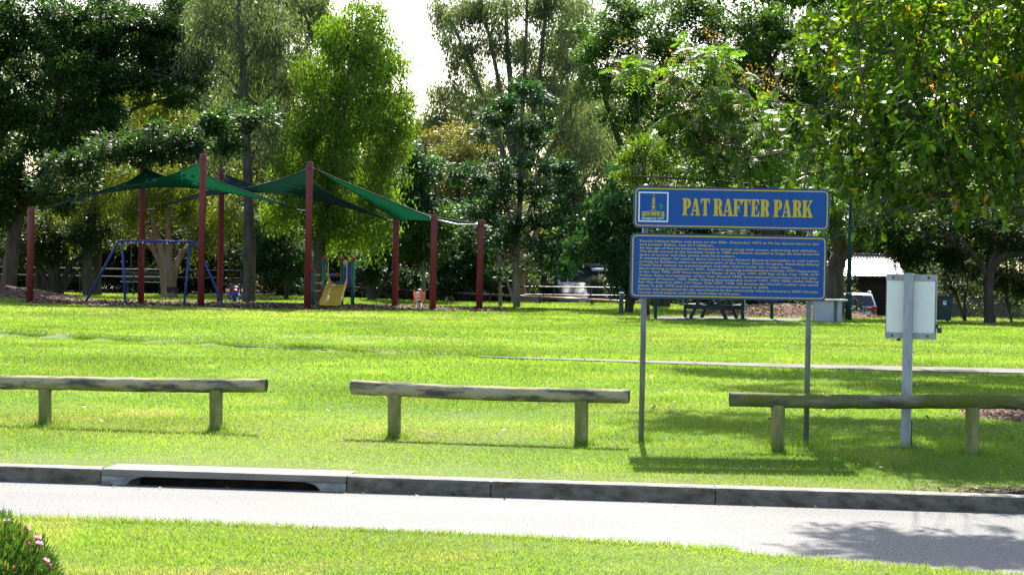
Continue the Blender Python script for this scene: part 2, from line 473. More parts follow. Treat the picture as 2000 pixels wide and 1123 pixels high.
def ground_material():
    m, nt, out = new_mat('lawn_ground')
    N, L = nt.nodes.new, nt.links.new
    b = N('ShaderNodeBsdfPrincipled'); b.inputs['Roughness'].default_value = .9; b.inputs['Specular IOR Level'].default_value = .15
    tc = N('ShaderNodeTexCoord')
    def noise(sc, det=4, rough=.6):
        n = N('ShaderNodeTexNoise'); n.inputs['Scale'].default_value = sc; n.inputs['Detail'].default_value = det
        n.inputs['Roughness'].default_value = rough
        L(tc.outputs['Object'], n.inputs['Vector']); return n.outputs['Fac']
    def ramp(s, stops):
        r = N('ShaderNodeValToRGB'); el = r.color_ramp.elements
        el[0].position, el[0].color = stops[0][0], (*stops[0][1], 1)
        el[1].position, el[1].color = stops[-1][0], (*stops[-1][1], 1)
        for p, c in stops[1:-1]:
            e = el.new(p); e.color = (*c, 1)
        L(s, r.inputs[0]); return r.outputs[0]
    def mix(f, a, bb):
        x = N('ShaderNodeMix'); x.data_type = 'RGBA'
        L(f, x.inputs['Factor']); L(a, x.inputs['A']); L(bb, x.inputs['B']); return x.outputs['Result']
    fine = ramp(noise(14, 6, .7), [(.3, (.045, .08, .011)), (.5, (.08, .13, .02)), (.72, (.12, .155, .035))])
    dry = ramp(noise(9, 6, .7), [(.3, (.09, .075, .03)), (.7, (.18, .15, .07))])
    litter = ramp(noise(5, 8, .75), [(.3, (.03, .022, .014)), (.55, (.085, .06, .04)), (.75, (.17, .13, .09))])
    pm = N('ShaderNodeMapRange'); L(noise(.35, 5), pm.inputs['Value'])
    pm.inputs['From Min'].default_value = .54; pm.inputs['From Max'].default_value = .70; pm.inputs['To Max'].default_value = .7
    c = mix(pm.outputs[0], fine, dry)
    sx = N('ShaderNodeSeparateXYZ'); L(tc.outputs['Object'], sx.inputs[0])
    ad = N('ShaderNodeMath'); ad.operation = 'MULTIPLY_ADD'
    L(noise(.25, 4), ad.inputs[0]); ad.inputs[1].default_value = 10; L(sx.outputs['Y'], ad.inputs[2])
    wm = N('ShaderNodeMapRange'); L(ad.outputs[0], wm.inputs['Value'])
    wm.inputs['From Min'].default_value = 88; wm.inputs['From Max'].default_value = 93
    c = mix(wm.outputs[0], c, litter)
    L(c, b.inputs['Base Color'])
    bp = N('ShaderNodeBump'); bp.inputs['Strength'].default_value = .8; bp.inputs['Distance'].default_value = .03
    L(noise(30, 4), bp.inputs['Height']); L(bp.outputs[0], b.inputs['Normal'])
    L(b.outputs[0], out.inputs['Surface'])
    return m
M['ground'] = ground_material()

def road_material():
    m, nt, out = new_mat('worn_asphalt')
    N, L = nt.nodes.new, nt.links.new
    b = N('ShaderNodeBsdfPrincipled'); b.inputs['Roughness'].default_value = .72; b.inputs['Specular IOR Level'].default_value = .10
    tc = N('ShaderNodeTexCoord')
    n1 = N('ShaderNodeTexNoise'); n1.inputs['Scale'].default_value = 55; n1.inputs['Detail'].default_value = 4
    n2 = N('ShaderNodeTexNoise'); n2.inputs['Scale'].default_value = .7; n2.inputs['Detail'].default_value = 5
    mp = N('ShaderNodeMapping'); mp.inputs['Scale'].default_value = (.5, 1.6, 1)
    L(tc.outputs['Object'], n1.inputs['Vector']); L(tc.outputs['Object'], mp.inputs[0]); L(mp.outputs[0], n2.inputs['Vector'])
    r1 = N('ShaderNodeValToRGB')
    r1.color_ramp.elements[0].position = .34; r1.color_ramp.elements[0].color = (.05, .05, .05, 1)
    r1.color_ramp.elements[1].position = .6; r1.color_ramp.elements[1].color = (.18, .18, .178, 1)
    L(n1.outputs['Fac'], r1.inputs[0])
    mr = N('ShaderNodeMapRange'); mr.inputs['From Min'].default_value = .3; mr.inputs['From Max'].default_value = .7
    mr.inputs['To Min'].default_value = .86; mr.inputs['To Max'].default_value = 1.1
    L(n2.outputs['Fac'], mr.inputs['Value'])
    sc = N('ShaderNodeVectorMath'); sc.operation = 'SCALE'
    L(r1.outputs[0], sc.inputs[0]); L(mr.outputs[0], sc.inputs['Scale'])
    L(sc.outputs[0], b.inputs['Base Color'])
    bp = N('ShaderNodeBump'); bp.inputs['Strength'].default_value = .7; bp.inputs['Distance'].default_value = .006
    L(n1.outputs['Fac'], bp.inputs['Height']); L(bp.outputs[0], b.inputs['Normal'])
    L(b.outputs[0], out.inputs['Surface'])
    return m
M['road'] = road_material()

def sheet(name, xs, rows_y, zfun, mat):
    """grid sheet: rows_y(x) -> list of y values for every x"""
    Y = np.array([rows_y(x) for x in xs])
    X = np.repeat(np.array(xs)[:, None], Y.shape[1], 1)
    Z = zfun(X, Y)
    nx, ny = X.shape
    V = np.stack([X, Y, Z], -1).reshape(-1, 3)
    idx = np.arange(nx * ny).reshape(nx, ny)
    q = np.stack([idx[:-1, :-1], idx[1:, :-1], idx[1:, 1:], idx[:-1, 1:]], -1).reshape(-1)
    o = fast_mesh(name, V, q, np.arange(0, len(q), 4), mat, smooth=True)
    return tag(o, kind='structure')

xs = np.concatenate([np.linspace(-260, -30, 16), np.arange(-29, 30, 0.6), np.linspace(31, 260, 16)])
ty = np.concatenate([np.linspace(0, 60, 110), np.linspace(60.6, 100, 56), np.linspace(104, 160, 12), np.linspace(180, 620, 8)])
sheet('lawn', xs, lambda x: np.maximum(kerb_y(x), kerb_y(np.clip(x, -60, 60))) + 0.16 + ty * (1 if abs(x) < 30 else 1), tz, M['ground'])
xr = np.concatenate([np.linspace(-90, -10, 20), np.arange(-9.5, 10, 0.5), np.linspace(10.5, 60, 15)])
sheet('road', xr, lambda x: np.linspace(near_y(x) - 1.2, kerb_y(x) + 0.04, 8), lambda X, Y: np.full_like(X, -0.145), M['road'])
sheet('near_verge', np.concatenate([np.linspace(-90, -10, 20), np.arange(-9.5, 10, 0.4), np.linspace(10.5, 60, 15)]),
      lambda x: np.linspace(near_y(x) - (0.012 if x < 1.6 else .15), near_y(x) - 26, 30),
      lambda X, Y: np.full_like(X, -0.035) + .02 * (hnoise(X, Y, 1.1, 8) - .5), M['ground'])

# far kerb: cast lengths with open joints, battered stained face, a gap left for the drain inlet
DR0, DR1 = ux(197, 930) * 16.5 / FPX, ux(676, 950) * 16.2 / FPX
def kerb_run(mb, x0, x1):
    rows = []
    n = max(2, int((x1 - x0) / .25))
    for x in np.linspace(x0, x1, n + 1):
        y = kerb_y(x); w = 0.004 * math.sin(x * 7.3) + .003 * math.sin(x * 19)
        rows.append([(x, y - .002, -0.17), (x, y + .008, -0.10), (x, y + .022 + w, -0.045), (x, y + .035 + w, -0.028), (x, y + .055, -0.02),
                     (x, y + .17, -0.018), (x, y + .18, -0.03), (x, y + .18, -0.17)])
    mb.grid(rows, smooth=False)
    for r in (rows[0][::-1], rows[-1]):
        mb.add(r, [tuple(range(len(r)))])
kb = MB()
j = -80.0
cuts = [-80, -40, -20, -12, -7.2, -4.9, DR0, DR1, ux(958, 955) * 16 / FPX, ux(1400, 965) * 15.8 / FPX, 4.1, 6.4, 8.8, 14, 30, 60]
for a, b in zip(cuts[:-1], cuts[1:]):
    if abs(a - DR0) < 1e-6: continue
    kerb_run(kb, a + .005, b - .005)
    kb.box((b, kerb_y(b) + .10, -.10), (.016, .13, .136))
ko = tag(kb.build('kerb', M['kerb'], recalc=True), kind='structure')
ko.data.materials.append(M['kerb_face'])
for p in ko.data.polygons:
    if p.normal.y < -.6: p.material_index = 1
# near kerb, mostly grown over
kb = MB()
rows = []
for x in np.concatenate([np.linspace(-60, -6, 20), np.arange(-5.5, 8, .3)]):
    y = float(near_y(x))
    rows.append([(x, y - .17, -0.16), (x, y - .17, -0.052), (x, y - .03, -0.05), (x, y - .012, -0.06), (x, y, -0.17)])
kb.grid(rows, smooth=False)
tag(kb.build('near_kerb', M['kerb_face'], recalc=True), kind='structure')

# footpath with expansion joints
pb = MB()
pcuts = list(np.arange(-0.6, 12.0, 1.9)) + [18, 30, 60]
for a, b in zip(pcuts[:-1], pcuts[1:]):
    rows = []
    for x in np.linspace(a + .008, b - .008, 6):
        y = float(path_y(x))
        w = path_w(x)
        rows.append([(x, y - w, -.06), (x, y - w, .012), (x, y, .012), (x, y, -.06)])
    pb.grid(rows, smooth=False)
rows = []
for x in np.linspace(ux(455, 678) * 39 / FPX, ux(640, 684) * 38.4 / FPX, 6):
    y = float(path_y(x)); rows.append([(x, y - .20, -.06), (x, y - .20, .008), (x, y - .12, .008), (x, y - .12, -.06)])
pb.grid(rows, smooth=False)
tag(pb.build('footpath', M['path'], recalc=True), kind='structure')

# mulched beds: under the playground, round the tree on the right, and the mound by the car park
def blob_sheet(name, cx, cy, rx, ry, h, mat, seed, wob=.12, n=48, m=10, base=.012, clipf=None):
    mb = MB(); rows = []
    r = random.Random(seed)
    ph = [r.uniform(0, 6.28) for _ in range(4)]
    for i in range(m + 1):
        t = i / m; row = []
        for k in range(n + 1):
            a = 2 * PI * k / n
            w = 1 + wob * (math.sin(3 * a + ph[0]) * .5 + math.sin(5 * a + ph[1]) * .3 + math.sin(9 * a + ph[2]) * .2)
            x = cx + rx * t * w * math.cos(a); y = cy + ry * t * w * math.sin(a)
            zz = tz1(x, y) + base * (1 - .9 * (t > .99)) + h * (1 - t * t) ** 1.3
            zz += h * .22 * (float(hnoise(x, y, .7, seed)) - .5) * (1 - t)
            row.append((x, y, zz))
        rows.append(row)
    mb.grid(rows)
    return tag(mb.build(name, mat), kind='structure')
BEDS = []
def play_bed():
    mb = MB(); rows = []
    x0, x1 = ux(25, 590) * 70 / FPX, ux(990, 600) * 71 / FPX
    for x in np.linspace(x0, x1, 70):
        t = (x - x0) / (x1 - x0)
        yf = 67.6 + 2.6 * max(0, 1 - t / .2) ** 1.5 + 2.2 * max(0, (t - .62) / .38) ** 1.3 + .25 * math.sin(x * 2.1)
        yb = 75.9 - 1.2 * max(0, 1 - t / .2) - 2.0 * max(0, (t - .8) / .2) + .3 * math.sin(x * 1.3 + 1)
        BEDS.append((x, yf, yb))
        rows.append([(x, yf + (yb - yf) * s, tz1(x, yf + (yb - yf) * s) + (.02 if 0 < s < 1 else -.01)) for s in np.linspace(0, 1, 12)])
    mb.grid(rows)
    return tag(mb.build('playground_mulch', M['mulch']), kind='structure')
play_bed()
BX = np.array([b[0] for b in BEDS]); BF = np.array([b[1] for b in BEDS]); BB = np.array([b[2] for b in BEDS])
MULCH_TREE = (7.35, 24.2, 1.95, 1.9)
blob_sheet('mulch_ring', *MULCH_TREE, .10, M['mulch'], 5)
MOUND = (9.6, 71.6, 3.6, 2.3)
MOUND_H = .40
blob_sheet('mulch_mound', MOUND[0], MOUND[1], MOUND[2], MOUND[3], MOUND_H, M['mulch'], 6)
blob_sheet('mulch_bank', -19.5, 76.5, 3.4, 3.4, .12, M['mulch'], 7, base=.03)

# slab under the shelter
SL = [P(1225, 616, 65.4), P(1470, 624, 63.6), P(1600, 620, 66.8), P(1330, 614, 68)]
sb = MB()
sb.prism([(p.x, p.y) for p in (Vector((4.0, 63.9, 0)), Vector((9.0, 63.9, 0)), Vector((9.6, 67.6, 0)), Vector((4.6, 67.6, 0)))], [], (0, 0, .016), (1, 0, 0), (0, 1, 0), (0, 0, -1), .15)
tag(sb.build('shelter_slab', M['path'], recalc=True), kind='structure')

# ------------------------------------------------------------------ grass
def grass_field():
    r = np.random.RandomState(11)
    zones = [  # y0, y1, half width function extra, density, blade width, height
        (10.0, 13.6, 1.0, 6500, .0065, .040, 'near'),
        (15.6, 19.0, 1.2, 3800, .0075, .036, 'lawn'),
        (19.0, 24.0, 1.2, 2500, .010, .044, 'lawn'),
        (24.0, 31.0, 1.3, 1350, .013, .060, 'lawn'),
        (31.0, 42.0, 1.4, 760, .019, .062, 'lawn'),
        (42.0, 58.0, 1.6, 380, .030, .062, 'lawn'),
        (58.0, 72.0, 2.0, 230, .042, .065, 'lawn'),
        (72.0, 90.0, 2.0, 130, .050, .075, 'lawn'),
    ]
    Ps, Ds, Ss, Ls, Ws, Rn = [], [], [], [], [], []
    for y0, y1, ex, den, w, h, z in zones:
        ex += .9
        hw = y1 * .25 + ex
        n = int(den * 2 * hw * (y1 - y0))
        x = r.uniform(-hw, hw, n); y = r.uniform(y0, y1, n)
        keep = np.abs(x) < y * .25 + ex
        py = path_y(x)
        onpath = (y > py - path_w(x) - .02) & (y < py + .02)
        pv = (x > -0.7)
        keep &= ~(onpath & pv)
        if z == 'near':
            keep &= y < near_y(x) - np.where(x < 1.3 + .5 * hnoise(x, 0 * x, .5, 77), -.01, .11)
        else:
            keep &= y > kerb_y(x) + .17
            keep &= ~((x > DR0 - .05) & (x < DR1 + .05) & (y < kerb_y(x) + .62))
            bf = np.interp(x, BX, BF, left=200, right=200); bb = np.interp(x, BX, BB, left=0, right=0)
            keep &= ~((y > bf) & (y < bb))
            for c in (MULCH_TREE, MOUND, (-19.5, 76.5, 3.4, 3.4)):
                e = ((x - c[0]) / c[2]) ** 2 + ((y - c[1]) / c[3]) ** 2
                keep &= e > 1.0 + .25 * (r.rand(n) - .5)
            keep &= ~((x > 4.0 + (y - 63.9) * .16) & (x < 9.0 + (y - 63.9) * .16) & (y > 63.9) & (y < 67.6))
        x, y = x[keep], y[keep]
        n = len(x)
        big = hnoise(x, y, 2.7, 21); mid = hnoise(x * .8, y, .8, 22); fine = hnoise(x, y, .22 if z != 'near' else .10, 23)
        lush = .55 * big + .3 * mid + .35 * fine - .1
        hh = h * (.35 + .95 * np.clip(lush, 0, 1.2)) * r.uniform(.6, 1.3, n)
        py = path_y(x)
        edge = np.exp(-((y - py - .12) / .16) ** 2) * sstep(3.0, -1.0, x)
        hh = hh * (1 + 1.1 * edge)
        ky = kerb_y(x)
        if z == 'lawn':
            worn = sstep(1.5, .2, y - ky)
            hh *= 1 - .45 * worn
        else:
            worn = 0 * x
            hh *= 1 + .8 * np.exp(-((y - near_y(x) + .05) / .05) ** 2)
        Z = tz(x, y) if z != 'near' else np.where(y > near_y(x) - .17, -.03, -.035)
        Ps.append(np.stack([x, y, Z - .004], -1))
        a = r.uniform(0, 2 * PI, n); lean = np.abs(r.normal(.95, .45, n))
        D = np.stack([np.cos(a) * lean, np.sin(a) * lean, np.ones(n)], -1)
        D /= np.linalg.norm(D, axis=1)[:, None]
        b = r.uniform(0, 2 * PI, n)
        S = np.stack([np.cos(b), np.sin(b), 0 * b], -1)
        Ds.append(D); Ss.append(S); Ls.append(hh); Ws.append(w * r.uniform(.7, 1.3, n))
        dry = sstep(.60, .80, hnoise(x * .55, y * 1.0, 3.3, 31)) * .26 + sstep(.62, .8, hnoise(x, y, .9, 32)) * .25 + .35 * worn
        Rn.append(np.clip(r.uniform(.10, .56, n) + dry * r.uniform(.5, 1.3, n) + .25 * (r.rand(n) > .965) + (.24 * hnoise(x, y, .35, 91) + .08 if z == 'near' else 0), 0, 1))
    n = 17000
    x = r.uniform(-12.5, 1.6, n); y = path_y(x) + np.abs(r.normal(.02, .10, n))
    hh = .13 * np.clip(hnoise(x, y * 0, .9, 61) * 1.5 - .25, 0.05, 1.2) * r.uniform(.5, 1.2, n) * sstep(1.8, -.5, x)
    Ps.append(np.stack([x, y, tz(x, y) - .004], -1))
    a = r.uniform(0, 2 * PI, n); lean = np.abs(r.normal(.5, .3, n))
    Ds.append(nrm(np.stack([np.cos(a) * lean, np.sin(a) * lean, np.ones(n)], -1)))
    b = r.uniform(0, 2 * PI, n); Ss.append(np.stack([np.cos(b), np.sin(b), 0 * b], -1))
    Ls.append(hh); Ws.append(.016 * r.uniform(.7, 1.3, n)); Rn.append(r.uniform(0, .18, n))  # darker blade colour stands for the shaded near face of this edge turf
    for px, py in ((90, 832), (427, 843), (772, 857), (1138, 870), (1520, 882), (1900, 886), (1256, 865), (1581, 874), (1770, 877), (1213, 615), (1276, 621), (1450, 626), (1657, 629)):
        g = G(px, py); n = 170
        a = r.uniform(0, 2 * PI, n); q = .05 + np.abs(r.normal(0, .07, n))
        x = g.x + q * np.cos(a); y = g.y + q * np.sin(a)
        Ps.append(np.stack([x, y, tz(x, y) - .004], -1))
        a = r.uniform(0, 2 * PI, n); lean = np.abs(r.normal(.5, .3, n))
        Ds.append(nrm(np.stack([np.cos(a) * lean, np.sin(a) * lean, np.ones(n)], -1)))
        b = r.uniform(0, 2 * PI, n); Ss.append(np.stack([np.cos(b), np.sin(b), 0 * b], -1))
        Ls.append(r.uniform(.04, .13, n)); Ws.append((.008 if g.y < 30 else .02) * r.uniform(.7, 1.3, n)); Rn.append(r.uniform(0, .5, n))
    Pp = np.concatenate(Ps); D = np.concatenate(Ds); S = np.concatenate(Ss); L_ = np.concatenate(Ls); W = np.concatenate(Ws); rn = np.concatenate(Rn)
    n = len(Pp)
    V = np.empty((n, 3, 3))
    V[:, 0] = Pp - S * (W / 2)[:, None]; V[:, 1] = Pp + S * (W / 2)[:, None]; V[:, 2] = Pp + D * L_[:, None]
    M['grass'] = leaf_mat('grass_blade', [(0, (.078, .155, .018)), (.35, (.152, .262, .030)), (.62, (.225, .325, .048)), (.8, (.28, .29, .07)), (1, (.38, .34, .16))],
                          tgain=(1.3, 1.3, .8), trans=.52, rough=.45, spec=.2, nscale=.22, namp=.30)
    o = fast_mesh('grass', V.reshape(-1, 3), np.arange(n * 3), np.arange(0, n * 3, 3), M['grass'], rnd=np.repeat(rn, 3))
    return tag(o, kind='stuff')
grass_field()

def chips():
    r = np.random.RandomState(5)
    pts = []
    for i in range(9000):
        k = r.randint(0, len(BX) - 1); t = r.rand()
        x = BX[k] + (BX[k + 1] - BX[k]) * r.rand(); y = BF[k] - .15 + (BB[k] - BF[k] + .3) * t
        pts.append((x, y, tz1(x, y) + .03, .16))
    for c, h, num, s in ((MULCH_TREE, .10, 5000, .055), (MOUND, MOUND_H, 5000, .10), ((-19.5, 76.5, 3.4, 3.4), .12, 3000, .14)):
        for i in range(num):
            a = r.uniform(0, 6.283); t = math.sqrt(r.rand()) * 1.03
            x = c[0] + c[2] * t * math.cos(a); y = c[1] + c[3] * t * math.sin(a)
            pts.append((x, y, tz1(x, y) + .025 + h * max(0, 1 - t * t) ** 1.3, s))
    for i in range(700):      # drift of dead leaves by the kerb on the right
        x = r.normal(4.05, .35); y = kerb_y(x) + .2 + abs(r.normal(0, .18))
        pts.append((x, y, -.01, .05))
    pts = np.array(pts); n = len(pts)
    a = r.uniform(0, 6.283, n); e = r.normal(.12, .3, n)
    D = np.stack([np.cos(a) * np.cos(e), np.sin(a) * np.cos(e), np.sin(e)], -1)
    S = np.stack([-np.sin(a), np.cos(a), r.normal(0, .4, n)], -1)
    S /= np.linalg.norm(S, axis=1)[:, None]
    s = pts[:, 3] * r.uniform(.5, 1.4, n)
    c = pts[:, :3]
    V = np.empty((n, 4, 3))
    V[:, 0] = c - D * (s / 2)[:, None] - S * (s * .16)[:, None]; V[:, 1] = c + D * (s / 2)[:, None] - S * (s * .12)[:, None]
    V[:, 2] = c + D * (s / 2)[:, None] + S * (s * .16)[:, None]; V[:, 3] = c - D * (s / 2)[:, None] + S * (s * .12)[:, None]
    tag(fast_mesh('mulch_chips', V.reshape(-1, 3), np.arange(n * 4), np.arange(0, n * 4, 4), M['chips'], rnd=np.repeat(r.rand(n), 4)), kind='stuff')
chips()
def fallen_leaves():
    r = np.random.RandomState(9)
    n = 260
    x = r.uniform(-5, 6.5, n); y = r.uniform(17, 34, n)
    x = np.where(r.rand(n) < .6, r.uniform(1.5, 7, n), x)
    z = tz(x, y) + .045
    k = 34; x[:k] = r.uniform(-4, 4.5, k); y[:k] = kerb_y(x[:k]) - np.abs(r.normal(.06, .10, k)); z[:k] = -.135
    c = np.stack([x, y, z], -1)
    a = r.uniform(0, 6.283, n); D = np.stack([np.cos(a), np.sin(a), r.normal(0, .3, n)], -1); S = np.stack([-np.sin(a), np.cos(a), r.normal(0, .3, n)], -1)
    s = r.uniform(.03, .055, n)
    V = np.empty((n, 4, 3)); V[:, 0] = c - D * s[:, None] * .6; V[:, 2] = c + D * s[:, None] * .6; V[:, 1] = c + S * s[:, None] * .3; V[:, 3] = c - S * s[:, None] * .3
    tag(fast_mesh('fallen_leaves', V.reshape(-1, 3), np.arange(n * 4), np.arange(0, n * 4, 4), M['litter'], rnd=np.repeat(r.rand(n), 4)), kind='stuff')
fallen_leaves()

# ------------------------------------------------------------------ drain inlet in the kerb
def drain():
    xm = (DR0 + DR1) / 2; L = DR1 - DR0
    ang = math.atan(-0.117)
    t = thing('drain_inlet', 'pale concrete lintel drain inlet with a long dark slot in the kerb', 'drain', (xm, kerb_y(xm), -.145), ang)
    hl = L / 2 / math.cos(ang) - .008
    # lintel beam: face .075 high above the slot
    MB().box((0, .225, .0975), (2 * hl, .44, .056), bev=.008).build('lintel', M['lintel'], t)
    for s in (-1, 1):
        cb = MB()
        prof = [(0, -.03), (.20, -.03)]
        for k in range(8):
            a = PI / 2 * k / 7
            prof.append((.20 + .15 * (1 - math.cos(a)), -.022 + .090 * math.sin(a)))
        prof.append((0, .0685))
        pr = [(s * (-hl) + (s * p[0]), p[1]) for p in prof]
        cb.prism(pr, [], (0, .012, 0), (1, 0, 0), (0, 0, 1), (0, 1, 0), .4)
        cb.build('cheek', M['kerb'], t, recalc=True)
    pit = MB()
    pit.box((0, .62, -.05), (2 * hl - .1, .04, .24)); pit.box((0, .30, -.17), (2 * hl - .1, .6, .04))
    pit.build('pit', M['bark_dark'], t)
drain()

# ------------------------------------------------------------------ log rails
def log_rail(label, e0, e1, posts, mat, seed):
    """e0, e1: ends of the rail axis (world); posts: distances along"""
    e0, e1 = Vector(e0), Vector(e1)
    ax = (e1 - e0); L = ax.length; ax.normalize()
    rz = math.atan2(ax.y, ax.x)
    base = Vector((e0.x, e0.y, 0))
    t = thing('log_rail', label, 'log rail', base, rz, 'log rails along the kerb')
    rr = random.Random(seed)
    slope = (e1.z - e0.z) / L
    def RP(s): return Vector((s, 0, e0.z + slope * s))
    n = 26; rad = .0675
    mb = MB()
    pts, rd = [], []
    for i in range(n + 1):
        s = L * i / n
        p = RP(s) + Vector((0, rr.uniform(-.003, .003), rr.uniform(-.003, .003) + .008 * math.sin(s * 2 + seed)))
        pts.append(p); rd.append(rad * (1 + rr.uniform(-.03, .03)) * (1 + .03 * math.sin(s + seed)))
    pts = [pts[0] - Vector((.004, 0, 0))] + pts + [pts[-1] + Vector((.004, 0, 0))]
    rd = [rd[0] * .93] + rd + [rd[-1] * .93]
    mb.tube(pts, rd, 20, caps=False)
    rail = mb.build('rail', mat, t)
    for p, q in ((pts[0], -1), (pts[-1], 1)):
        eb = MB(); eb.tube([p - Vector((q * .02, 0, 0)), p + Vector((q * .001, 0, 0))], rad * .925, 20)
        eb.build('cut_end', M['log_end'], rail)
    for s in posts:
        pb = MB(); top = RP(s).z - .045
        pb.tube([(s, 0, -.25), (s + .004, .003, .1), (s, 0, top - .01), (s, 0, top)], [.066, .064, .0655, .062], 18)
        pb.build('post', M['log_post'], t)
    return t
log_rail('weathered grey log rail on two posts, left of the three by the kerb', P(2, 748.5, 20.35), P(519, 753, 19.9), [.46, 2.22], M['log'], 1)
log_rail('weathered log rail with moss patches, between the drain and the blue sign', P(687, 758, 19.62), P(1228, 776, 19.15), [.42, 2.225], M['log'], 2)
log_rail('dark mossy log rail crossing in front of the sign legs and notice box', P(1426, 780, 18.92), P(2052, 788, 18.98), [.447, 2.254], M['log_mossy'], 3)

# ------------------------------------------------------------------ lettering
LET = {
 'P': ([(0,0),(.62,0),(.62,.06),(.5,.09),(.5,.41),(.62,.41),(.77,.44),(.92,.53),(1,.7),(.93,.88),(.77,.97),(.62,1),(0,1),(0,.94),(.12,.91),(.12,.09),(0,.06)],
       [[(.5,.48),(.5,.93),(.57,.92),(.63,.85),(.65,.7),(.63,.56),(.57,.49)]]),
 'A': ([(0,0),(.34,0),(.34,.06),(.245,.09),(.29,.25),(.575,.25),(.615,.09),(.52,.06),(.52,0),(1,0),(1,.06),(.93,.09),(.64,1),(.41,1),(.16,.15),(.1,.08),(0,.06)],
       [[(.315,.33),(.555,.33),(.44,.74)]]),
 'T': ([(.24,0),(.76,0),(.76,.06),(.66,.09),(.66,.92),(.76,.9),(.9,.8),(.95,.68),(1,.68),(1,1),(0,1),(0,.68),(.05,.68),(.1,.8),(.24,.9),(.34,.92),(.34,.09),(.24,.06)], []),
 'R': ([(0,0),(.57,0),(.57,.06),(.47,.09),(.47,.44),(.54,.42),(.6,.34),(.62,.14),(.7,.02),(.84,-.02),(.97,.05),(1,.22),(.95,.22),(.93,.13),(.9,.13),(.88,.32),(.84,.42),(.74,.49),(.88,.56),(.94,.74),(.88,.91),(.72,.98),(.57,1),(0,1),(0,.94),(.11,.91),(.11,.09),(0,.06)],
       [[(.47,.52),(.47,.93),(.54,.92),(.59,.86),(.61,.73),(.59,.6),(.54,.53)]]),
 'F': ([(0,0),(.6,0),(.6,.06),(.48,.09),(.48,.46),(.58,.45),(.66,.38),(.68,.3),(.73,.3),(.73,.72),(.68,.72),(.66,.62),(.58,.55),(.48,.54),(.48,.92),(.62,.91),(.82,.83),(.92,.68),(.98,.68),(.98,1),(0,1),(0,.94),(.12,.91),(.12,.09),(0,.06)], []),
 'E': ([(0,0),(.97,0),(1,.34),(.94,.34),(.86,.18),(.68,.09),(.48,.08),(.48,.46),(.58,.45),(.66,.38),(.68,.3),(.73,.3),(.73,.72),(.68,.72),(.66,.62),(.58,.55),(.48,.54),(.48,.92),(.62,.91),(.8,.83),(.9,.7),(.95,.7),(.95,1),(0,1),(0,.94),(.12,.91),(.12,.09),(0,.06)], []),
 'K': ([(0,0),(.5,0),(.5,.06),(.41,.09),(.41,.36),(.48,.46),(.65,.1),(.58,.06),(.58,0),(1,0),(1,.06),(.94,.09),(.66,.64),(.86,.9),(.98,.94),(.98,1),(.62,1),(.62,.94),(.73,.9),(.41,.47),(.41,.91),(.5,.94),(.5,1),(0,1),(0,.94),(.1,.91),(.1,.09),(0,.06)], []),
}
def text_mesh(txt, offset=0.0):
    cu = bpy.data.curves.new('txt', 'FONT')
    cu.body = txt; cu.size = 1.0; cu.offset = offset; cu.resolution_u = 2
    o = bpy.data.objects.new('txt', cu); COL.objects.link(o)
    dg = bpy.context.evaluated_depsgraph_get(); dg.update()
    me = bpy.data.meshes.new_from_object(o.evaluated_get(dg))
    vs = [v.co.copy() for v in me.vertices]; fs = [tuple(p.vertices) for p in me.polygons]
    bpy.data.objects.remove(o); bpy.data.curves.remove(cu); bpy.data.meshes.remove(me)
    return vs, fs
def put_text(mb, txt, x0, x1, ybase, capH, y, offset=0.0):
    """fit the string between x0 and x1 with its cap height; lies in the XZ plane at depth y, facing -Y"""
    vs, fs = text_mesh(txt, offset)
    if not vs: return
    mnx = min(v.x for v in vs); mxx = max(v.x for v in vs)
    sx = (x1 - x0) / (mxx - mnx); sz = capH / 0.72
    mb.add([(x0 + (v.x - mnx) * sx, y, ybase + v.y * sz) for v in vs], fs)

def rrect(x0, z0, x1, z1, r, n=6):
    pts = []
    for cx, cz, a0 in ((x1 - r, z0 + r, -90), (x1 - r, z1 - r, 0), (x0 + r, z1 - r, 90), (x0 + r, z0 + r, 180)):
        for k in range(n + 1):
            a = R(a0 + 90 * k / n); pts.append((cx + r * math.cos(a), cz + r * math.sin(a)))
    return pts

